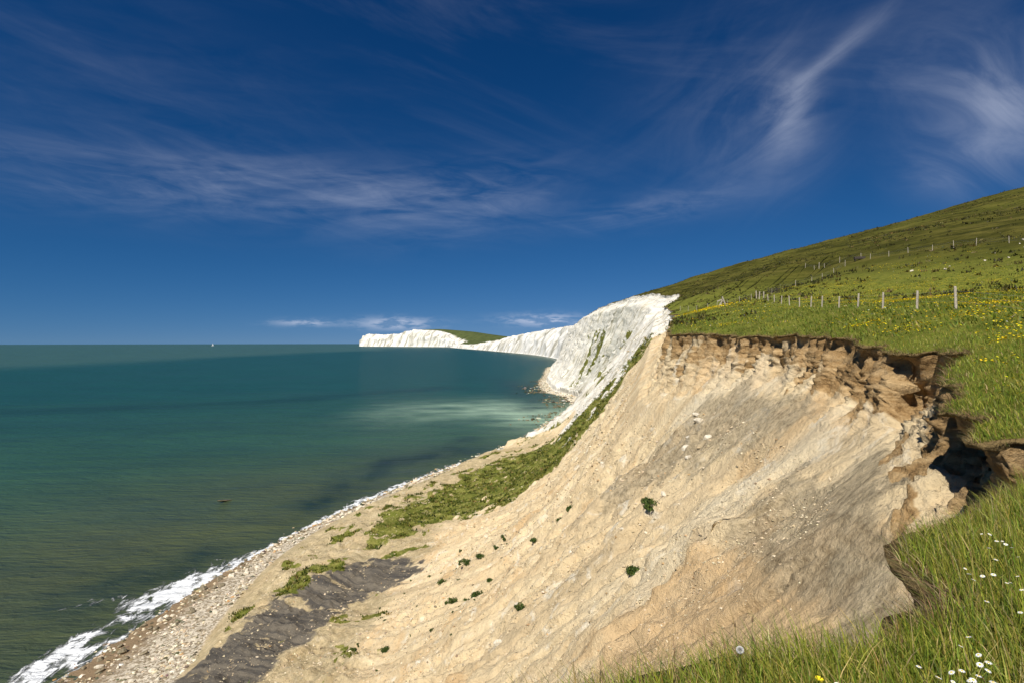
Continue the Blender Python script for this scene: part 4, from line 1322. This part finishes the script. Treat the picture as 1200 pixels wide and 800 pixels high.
for (x_, y_, s_) in BOULDERS:
    place_rock(RM_, 'chalk_boulder', on_cliff(x_, y_), s_, 'pale chalk boulder lying on the sandy cliff slope', 'boulder', 'chalk boulders on the slope')
sel = np.nonzero(((wetd > 0.04) & (wetd < 0.5) & (Y < 160) & (Y > 60) & in_view(X, Y, -1.0, 0)).ravel())[0]
for i_ in RNG.choice(sel, 90, replace=False):
    place_rock(RM_, 'beach_boulder', FLATP[i_], random.uniform(0.35, 0.75), 'pale weathered boulder on the shingle beach', 'boulder', 'pale boulders on the beach')
sel = np.nonzero(((wetd > 0.30) & (wetd < 0.62) & (Y < 175) & (Y > 62) & in_view(X, Y, -1.0, 0)).ravel())[0]
for i_ in RNG.choice(sel, 80, replace=False):
    place_rock(RD_, 'shore_rock', FLATP[i_], random.uniform(0.35, 0.8), 'dark wet rock at the edge of the surf', 'rock', 'dark rocks along the waterline')
for x_, y_ in ((76, 87), (79, 90), (80, 88.5), (81.5, 90.5), (78, 92), (74, 89), (70, 91), (68.5, 90), (83, 93), (85, 94.5), (66, 94), (86, 92)):
    place_rock(RM_, 'chalk_rock', (x_, y_, float(ground(np.array(x_), np.array(y_)))), random.uniform(0.15, 0.34), 'white chalk rock showing through the grassy hillside', 'rock', 'chalk rocks on the hillside')
place_rock(RD_, 'sea_rock', (-80.5, 161.5, -0.25), 1.6, 'lone dark rock awash in the open green water', 'rock', 'sea rocks').scale = (3.2, 0.7, 0.5)


# ------------------------------------------------------------------ shrubs on the slope
def shrub_mesh(seed, nl=900):
    r_ = np.random.default_rng(seed)
    lob = r_.normal(0, 1, (11, 3)) * np.array([0.40, 0.34, 0.13]) + np.array([0, 0, 0.32])
    rad_ = 0.16 + 0.26 * r_.random(11)
    w = r_.integers(0, 11, nl)
    d_ = r_.normal(0, 1, (nl, 3))
    d_ /= np.linalg.norm(d_, axis=1, keepdims=True)
    c_ = lob[w] + d_ * (rad_[w] * r_.random(nl) ** 0.35)[:, None]
    c_[:, 2] = np.abs(c_[:, 2])
    u_ = r_.normal(0, 1, (nl, 3))
    u_ /= np.linalg.norm(u_, axis=1, keepdims=True)
    v_ = np.cross(u_, d_)
    v_ /= np.linalg.norm(v_, axis=1, keepdims=True) + 1e-6
    s_ = (0.06 + 0.06 * r_.random(nl))[:, None]
    q_ = np.stack([c_ - u_ * s_, c_ - v_ * s_ * 0.55, c_ + u_ * s_, c_ + v_ * s_ * 0.55], 1).reshape(-1, 3)
    me = mesh_from('shrub', q_, np.arange(nl * 4).reshape(-1, 4), False)
    base = np.array([(0.030, 0.060, 0.012), (0.055, 0.090, 0.016), (0.10, 0.135, 0.028)])[r_.integers(0, 3, nl)]
    add_color(me, 'col', np.repeat(base, 4, 0))
    me.materials.append(mat_leaf)
    return me


mat_bark = plain('bark', (0.13, 0.095, 0.06), 0.9, 0.1, 8.0)


def stem_mesh(name, pts, r0, r1, sides=5):
    pts = [Vector(p_) for p_ in pts]
    vs, fs_ = [], []
    for i, p_ in enumerate(pts):
        r_ = r0 + (r1 - r0) * i / (len(pts) - 1)
        d_ = (pts[min(i + 1, len(pts) - 1)] - pts[max(i - 1, 0)]).normalized()
        a1 = d_.orthogonal().normalized()
        a2 = d_.cross(a1)
        for s_ in range(sides):
            t_ = 2 * math.pi * s_ / sides
            vs.append(tuple(p_ + a1 * math.cos(t_) * r_ + a2 * math.sin(t_) * r_))
    for i in range(len(pts) - 1):
        for s_ in range(sides):
            s2 = (s_ + 1) % sides
            fs_.append((i * sides + s_, i * sides + s2, (i + 1) * sides + s2, (i + 1) * sides + s_))
    return mesh_from(name, np.array(vs), np.array(fs_), True)


for _ in range(34):
    SHRUBS.append((random.uniform(-24, 4), random.uniform(54, 92), random.uniform(0.18, 0.34), 'tiny green plant rooted in the lower sandy slope'))
SHM = [shrub_mesh(70 + i) for i in range(4)]
STM = stem_mesh('stem', [(0, 0, -0.25), (0.03, 0.02, 0.15), (-0.02, 0.05, 0.5)], 0.05, 0.02)
STM.materials.append(mat_bark)
for (x_, y_, s_, lab) in SHRUBS:
    p_ = on_cliff(x_, y_)
    o = link('shrub', random.choice(SHM), None, None, (p_[0], p_[1], p_[2] - 0.1), (0, 0, random.uniform(0, 6.28)), label=lab, category='shrub', group='shrubs on the cliff slope')
    s_ *= 1.25
    o.scale = (s_, s_, s_ * random.uniform(0.8, 1.1))
    link('stem', STM, None, o)

# ------------------------------------------------------------------ fences
mat_wood = plain('weathered_post', (0.52, 0.46, 0.36), 0.9, 0.1, 14.0, (0.34, 0.29, 0.22), 0.01)
mat_wire = plain('fence_wire', (0.30, 0.30, 0.29), 0.5, 0.5)
mat_tim = plain('dark_timber', (0.045, 0.038, 0.03), 0.85, 0.15, 10.0, (0.09, 0.075, 0.06))


def post_mesh(name, w_, h_):
    import bmesh
    bm = bmesh.new()
    bmesh.ops.create_cone(bm, cap_ends=True, segments=8, radius1=w_, radius2=w_ * 0.92, depth=h_)
    for vtx in bm.verts:
        vtx.co.z += h_ / 2 - 0.3
        if vtx.co.z > h_ / 2:
            vtx.co.z += 0.25 * vtx.co.x
    bmesh.ops.bevel(bm, geom=[e for e in bm.edges if e.calc_length() < w_ * 1.2 and e.verts[0].co.z > 0.5], offset=w_ * 0.15, segments=1, affect='EDGES')
    me = bpy.data.meshes.new(name)
    bm.to_mesh(me)
    bm.free()
    me.materials.append(mat_wood)
    return me


PM = post_mesh('post', 0.075, 1.5)
PB = post_mesh('strainer_post', 0.11, 1.75)


def box_mesh(name, sx_, sy_, sz_, bev=0.01):
    import bmesh
    bm = bmesh.new()
    bmesh.ops.create_cube(bm, size=1.0)
    for vtx in bm.verts:
        vtx.co = Vector((vtx.co.x * sx_, vtx.co.y * sy_, vtx.co.z * sz_))
    bmesh.ops.bevel(bm, geom=list(bm.edges), offset=bev, segments=1, affect='EDGES')
    me = bpy.data.meshes.new(name)
    bm.to_mesh(me)
    bm.free()
    return me


def gz(x, y):
    return float(ground(np.array(float(x)), np.array(float(y))))


def fence(pts, label, big=(), wires=(0.45, 0.75, 1.02), wr=0.006, jit=0.10, slim=1.0):
    x0, y0 = pts[0]
    root = link('fence', None, None, None, (x0, y0, gz(x0, y0)), label=label, category='fence', group='wire fences on the down')
    org = Vector(root.location)
    tops = []
    for i, (x_, y_) in enumerate(pts):
        x_ += random.uniform(-jit, jit)
        y_ += random.uniform(-jit, jit) * 2
        z_ = gz(x_, y_)
        o = link('post', PB if i in big else PM, None, root, Vector((x_, y_, z_)) - org,
                 (random.uniform(-0.06, 0.06), random.uniform(-0.06, 0.06), random.uniform(0, 6.28)))
        o.scale = (slim, slim, random.uniform(0.92, 1.08))
        tops.append(Vector((x_, y_, z_)) - org)
    for hgt_ in wires:
        link('wire', stem_mesh('wire', [p_ + Vector((0, 0, hgt_)) for p_ in tops], wr, wr, 4), mat_wire, root)
    return root


fence([(16 + 0.286 * (32 + 5.9 * k_), 32 + 5.9 * k_) for k_ in range(-2, 13)] + [(46.2, 106.5), (46.9, 109)],
      'line of pale wooden posts and wire crossing the flowery meadow', big=(14, 15, 16))
F2 = [(93.45 / (r_ + 0.11) * r_, 93.45 / (r_ + 0.11)) for r_ in (0.93, 0.874, 0.82, 0.774, 0.736, 0.697, 0.662, 0.63, 0.612, 0.575, 0.552, 0.54, 0.53, 0.515)]
fence(F2, 'fence running along the open hillside high above the meadow', big=(11,), jit=0.3, slim=0.7)
fence([(48 + 28 * s_, 109 + 19 * s_) for s_ in (0.08, 0.35, 0.54, 0.64, 0.79, 0.97)], 'short fence climbing the hill from the meadow fence corner', jit=0.3, slim=0.7)
fence([(46.6 - 0.9 * k_, 111 + 3.6 * k_) for k_ in range(8)], 'faint fence running from the corner post towards the chalk edge', jit=0.2, slim=0.6)

# low black trough by the hillside fence, field gate, broken stile
tr = link('water_trough', None, None, None, (78.5, 128.5, gz(78.5, 128.5)), (0, 0, -0.2), label='low black trough beside the hillside fence', category='trough')
link('base', box_mesh('base', 2.2, 0.7, 0.08), mat_tim, tr, (0, 0, 0.22))
for sy_ in (-0.33, 0.33):
    link('side_panel', box_mesh('side_panel', 2.2, 0.05, 0.5), mat_tim, tr, (0, sy_, 0.48))
for sx_ in (-1.08, 1.08):
    link('end_panel', box_mesh('end_panel', 0.05, 0.61, 0.5), mat_tim, tr, (sx_, 0, 0.48))
for sx_ in (-0.9, 0.9):
    link('leg', box_mesh('leg', 0.1, 0.6, 0.5), mat_tim, tr, (sx_, 0, -0.06))
gx_, gy_ = 50.0, 108.6
gt = link('field_gate', None, None, None, (gx_, gy_, gz(gx_, gy_)), (0, 0, 0.25), label='dark wooden field gate at the corner of the meadow fence', category='gate')
for k_ in range(5):
    link('rail', box_mesh('rail', 2.6, 0.04, 0.09), mat_tim, gt, (0, 0, 0.3 + 0.2 * k_))
for sx_ in (-1.28, 1.28):
    link('stile_upright', box_mesh('stile_upright', 0.09, 0.06, 1.15), mat_tim, gt, (sx_, 0.05, 0.65))
br_ = link('brace', box_mesh('brace', 2.5, 0.035, 0.08), mat_tim, gt, (0, -0.045, 0.65), (0, -0.31, 0))
bx_, by_ = 40.9, 110.5
bk = link('broken_stile', None, None, None, (bx_, by_, gz(bx_, by_)), label='pale weathered boards of a broken stile leaning in the grass', category='stile')
link('board', box_mesh('board', 0.28, 0.07, 2.3), mat_wood, bk, (0.35, 0, 1.0), (0, -0.42, 0.2))
link('board', box_mesh('board', 0.24, 0.07, 1.5), mat_wood, bk, (-0.35, 0.2, 0.7), (0.1, 0.5, -0.1))
link('board', box_mesh('board', 1.2, 0.07, 0.22), mat_wood, bk, (-0.5, 0.1, 1.35), (0, -0.38, 0.1))
link('post', PM, None, bk, (-0.1, 0.25, 0))

# ------------------------------------------------------------------ sailing boat far out
mat_sail = plain('sail', (0.82, 0.82, 0.80), 0.8, 0.1)
mat_hull = plain('hull_paint', (0.75, 0.76, 0.78), 0.4, 0.4)
bxy = (-3420.0, 6500.0)
bz = -(bxy[0] ** 2 + bxy[1] ** 2) / (2 * R_EARTH)
bt = link('sailing_boat', None, None, None, (bxy[0], bxy[1], bz), (0, 0, 0.5), label='tiny white sailing boat on the sea horizon', category='boat')
hv, hf = [], []
for i in range(9):
    t_ = -1 + i / 4
    wdt = 2.6 * (1 - abs(t_) ** 2.4) + 0.05
    for yy, zz in ((-wdt, 2.6 + 0.5 * t_ * t_), (-wdt * 0.7, 0.2), (0, -0.8), (wdt * 0.7, 0.2), (wdt, 2.6 + 0.5 * t_ * t_)):
        hv.append((t_ * 10, yy, zz))
for i in range(8):
    for j in range(4):
        hf.append((i * 5 + j, i * 5 + j + 1, i * 5 + j + 6, i * 5 + j + 5))
    hf.append((i * 5 + 4, i * 5, i * 5 + 5, i * 5 + 9))
link('hull', mesh_from('hull', np.array(hv), np.array(hf)), mat_hull, bt)
link('mast', stem_mesh('mast', [(1, 0, 2), (1, 0, 34)], 0.22, 0.12), mat_hull, bt)


def sail_mesh(name, a_, b_, c_, belly):
    a_, b_, c_ = np.array(a_, float), np.array(b_, float), np.array(c_, float)
    vs, fs_, m_ = [], [], 8
    for i in range(m_ + 1):
        for j in range(m_ + 1):
            s_, t_ = i / m_, j / m_
            p_ = a_ * (1 - s_) + (b_ * (1 - t_) + c_ * t_) * s_
            p_ = p_ + np.array([0, belly * math.sin(math.pi * t_) * s_ * (1.4 - s_), 0])
            vs.append(p_)
    for i in range(m_):
        for j in range(m_):
            fs_.append((i * 9 + j, i * 9 + j + 1, i * 9 + j + 10, i * 9 + j + 9))
    return mesh_from(name, np.array(vs), np.array(fs_))


link('mainsail', sail_mesh('mainsail', (0.8, 0, 33), (0.8, 0, 5), (-9, 1.5, 5), 1.2), mat_sail, bt)
link('jib', sail_mesh('jib', (1.2, 0, 29), (10, 0, 3.5), (1.5, 1.4, 4.5), 1.0), mat_sail, bt)

# ------------------------------------------------------------------ flowers and seed heads in the foreground
mat_white = plain('white_petal', (0.84, 0.84, 0.80), 0.7, 0.15)
mat_yolk = plain('flower_disc', (0.75, 0.50, 0.03), 0.7, 0.15)
mat_stem = plain('green_stem', (0.10, 0.16, 0.03), 0.7, 0.2)
mat_butter = plain('buttercup', (0.85, 0.66, 0.02), 0.35, 0.4)
mat_seed = plain('seed_head', (0.16, 0.10, 0.06), 0.9, 0.1, 60.0, (0.30, 0.21, 0.11))
mat_fluff = plain('dandelion_fluff', (0.66, 0.65, 0.62), 0.9, 0.1)


def daisy_mesh(np_=13, r0=0.004, r1=0.0155, droop=0.002):
    vs, fs_ = [], []
    for i in range(np_):
        t_ = 2 * math.pi * i / np_
        dt = math.pi / np_ * 0.85
        b_ = len(vs)
        for r_, dth, z_ in ((r0, -dt * 0.9, 0), (r0, dt * 0.9, 0), (r1 * 0.75, dt, 0.0012), (r1, dt * 0.35, -droop), (r1, -dt * 0.35, -droop), (r1 * 0.75, -dt, 0.0012)):
            vs.append((r_ * math.cos(t_ + dth), r_ * math.sin(t_ + dth), z_))
        fs_ += [(b_, b_ + 1, b_ + 2, b_ + 5), (b_ + 5, b_ + 2, b_ + 3, b_ + 4)]
    return mesh_from('daisy', np.array(vs), np.array(fs_), False)


def dome_mesh(name, r_, h_, rings=4, seg=10):
    vs, fs_ = [], []
    for i in range(rings + 1):
        a_ = math.pi / 2 * i / rings
        for j in range(seg):
            t_ = 2 * math.pi * j / seg
            vs.append((max(r_ * math.cos(a_), 1e-4) * math.cos(t_), max(r_ * math.cos(a_), 1e-4) * math.sin(t_), h_ * math.sin(a_)))
    for i in range(rings):
        for j in range(seg):
            k_ = (j + 1) % seg
            fs_.append((i * seg + j, i * seg + k_, (i + 1) * seg + k_, (i + 1) * seg + j))
    return mesh_from(name, np.array(vs), np.array(fs_))


DM = daisy_mesh()
DM.materials.append(mat_white)
DC = dome_mesh('flower_centre', 0.0052, 0.0032)
DC.materials.append(mat_yolk)
DS = stem_mesh('stem', [(0, 0, 0), (0.006, 0.004, -0.12), (0.0, 0.012, -0.26)], 0.0012, 0.0014, 4)
DS.materials.append(mat_stem)


def set_daisy(x_, y_, hgt_, s_=1.0):
    o = link('daisy', DM, None, None, (x_, y_, gz(x_, y_) + hgt_), (random.uniform(-0.5, 0.3), random.uniform(-0.4, 0.4), random.uniform(0, 6.28)),
             label='white daisy with a yellow centre in the long clifftop grass', category='flower', group='white daisies in the near grass')
    o.scale = (s_, s_, s_)
    link('flower_centre', DC, None, o)
    link('stem', DS, None, o)


for x_, y_ in DAISIES:
    set_daisy(x_, y_, random.uniform(0.20, 0.27), random.uniform(0.6, 0.95))

bo = link('buttercup', None, None, None, (1.30, 2.41, gz(1.30, 2.41) + 0.22), (0.15, 0.1, 0), label='single bright yellow buttercup among the nearest grass', category='flower')
for i in range(5):
    t_ = 2 * math.pi * i / 5
    link('petal', sail_mesh('petal', (0, 0, 0), (0.016, -0.008, 0.008), (0.016, 0.008, 0.008), 0.0), mat_butter, bo, None, (0, 0, t_))
link('stem', DS, None, bo)
dn = link('dandelion_clock', None, None, None, (1.05, 2.62, gz(1.05, 2.62) + 0.245), label='round grey dandelion seed head at the grassy edge', category='flower')
sp = np.random.default_rng(3).normal(0, 1, (420, 3))
sp /= np.linalg.norm(sp, axis=1, keepdims=True)
t1 = np.cross(sp, np.random.default_rng(4).normal(0, 1, (420, 3)))
t1 /= np.linalg.norm(t1, axis=1, keepdims=True)
t2 = np.cross(sp, t1)
pv, pf = [], []
for a_, b_, c_ in zip(sp, t1, t2):
    k_ = len(pv)
    q_ = a_ * 0.017
    pv += [a_ * 0.003, q_ - b_ * 0.0022, q_ + b_ * 0.0022, q_ - c_ * 0.0022, q_ + c_ * 0.0022]
    pf += [(k_, k_ + 1, k_ + 2), (k_, k_ + 3, k_ + 4)]
link('seed_ball', mesh_from('seed_ball', np.array(pv), np.array(pf), False), mat_fluff, dn)
link('stem', DS, None, dn)


def seed_head(x_, y_, hgt_, ln, lab, dx=0.0):
    z0 = gz(x_, y_)
    o = link('grass_seed_head', None, None, None, (x_, y_, z0), label=lab, category='grass', group='grass stalks with seed heads')
    top = Vector((dx, 0.02, hgt_))
    link('stalk', stem_mesh('stalk', [(0, 0, 0), tuple(top * 0.5 + Vector((-dx * 0.15, 0, 0))), tuple(top)], 0.0014, 0.0009, 4), mat_stem, o)
    d_ = (top - Vector((0, 0, hgt_ * 0.45))).normalized()
    pts = [top + d_ * ln * q_ for q_ in (0, 0.15, 0.4, 0.7, 0.92, 1.0)]
    m_ = stem_mesh('spike', [tuple(p_) for p_ in pts], 0.004, 0.004, 6)
    co = np.zeros(len(m_.vertices) * 3)
    m_.vertices.foreach_get('co', co)
    co = co.reshape(6, 6, 3)
    for i, q_ in enumerate((0.3, 0.9, 1.1, 0.95, 0.6, 0.1)):
        cen = co[i].mean(0)
        co[i] = cen + (co[i] - cen) * q_
    m_.vertices.foreach_set('co', co.ravel())
    link('spike', m_, mat_seed, o)


for x_, y_, hgt_, ln, dx, lab in ((1.10, 2.62, 0.36, 0.028, 0.015, 'tall dark grass seed head, highest at the grassy edge'),
                                  (1.06, 2.63, 0.335, 0.024, -0.02, 'dark seed head leaning beside the tallest grass stalk'),
                                  (0.93, 2.60, 0.265, 0.028, -0.01, 'short upright grass seed head beyond the dandelion clock'),
                                  (0.98, 2.60, 0.25, 0.026, 0.0, 'brown seed head between the dandelion clock and the short stalk'),
                                  (1.16, 2.64, 0.262, 0.024, -0.03, 'brown seed head bending over the sandy drop')):
    seed_head(x_, y_, hgt_, ln, lab, dx)
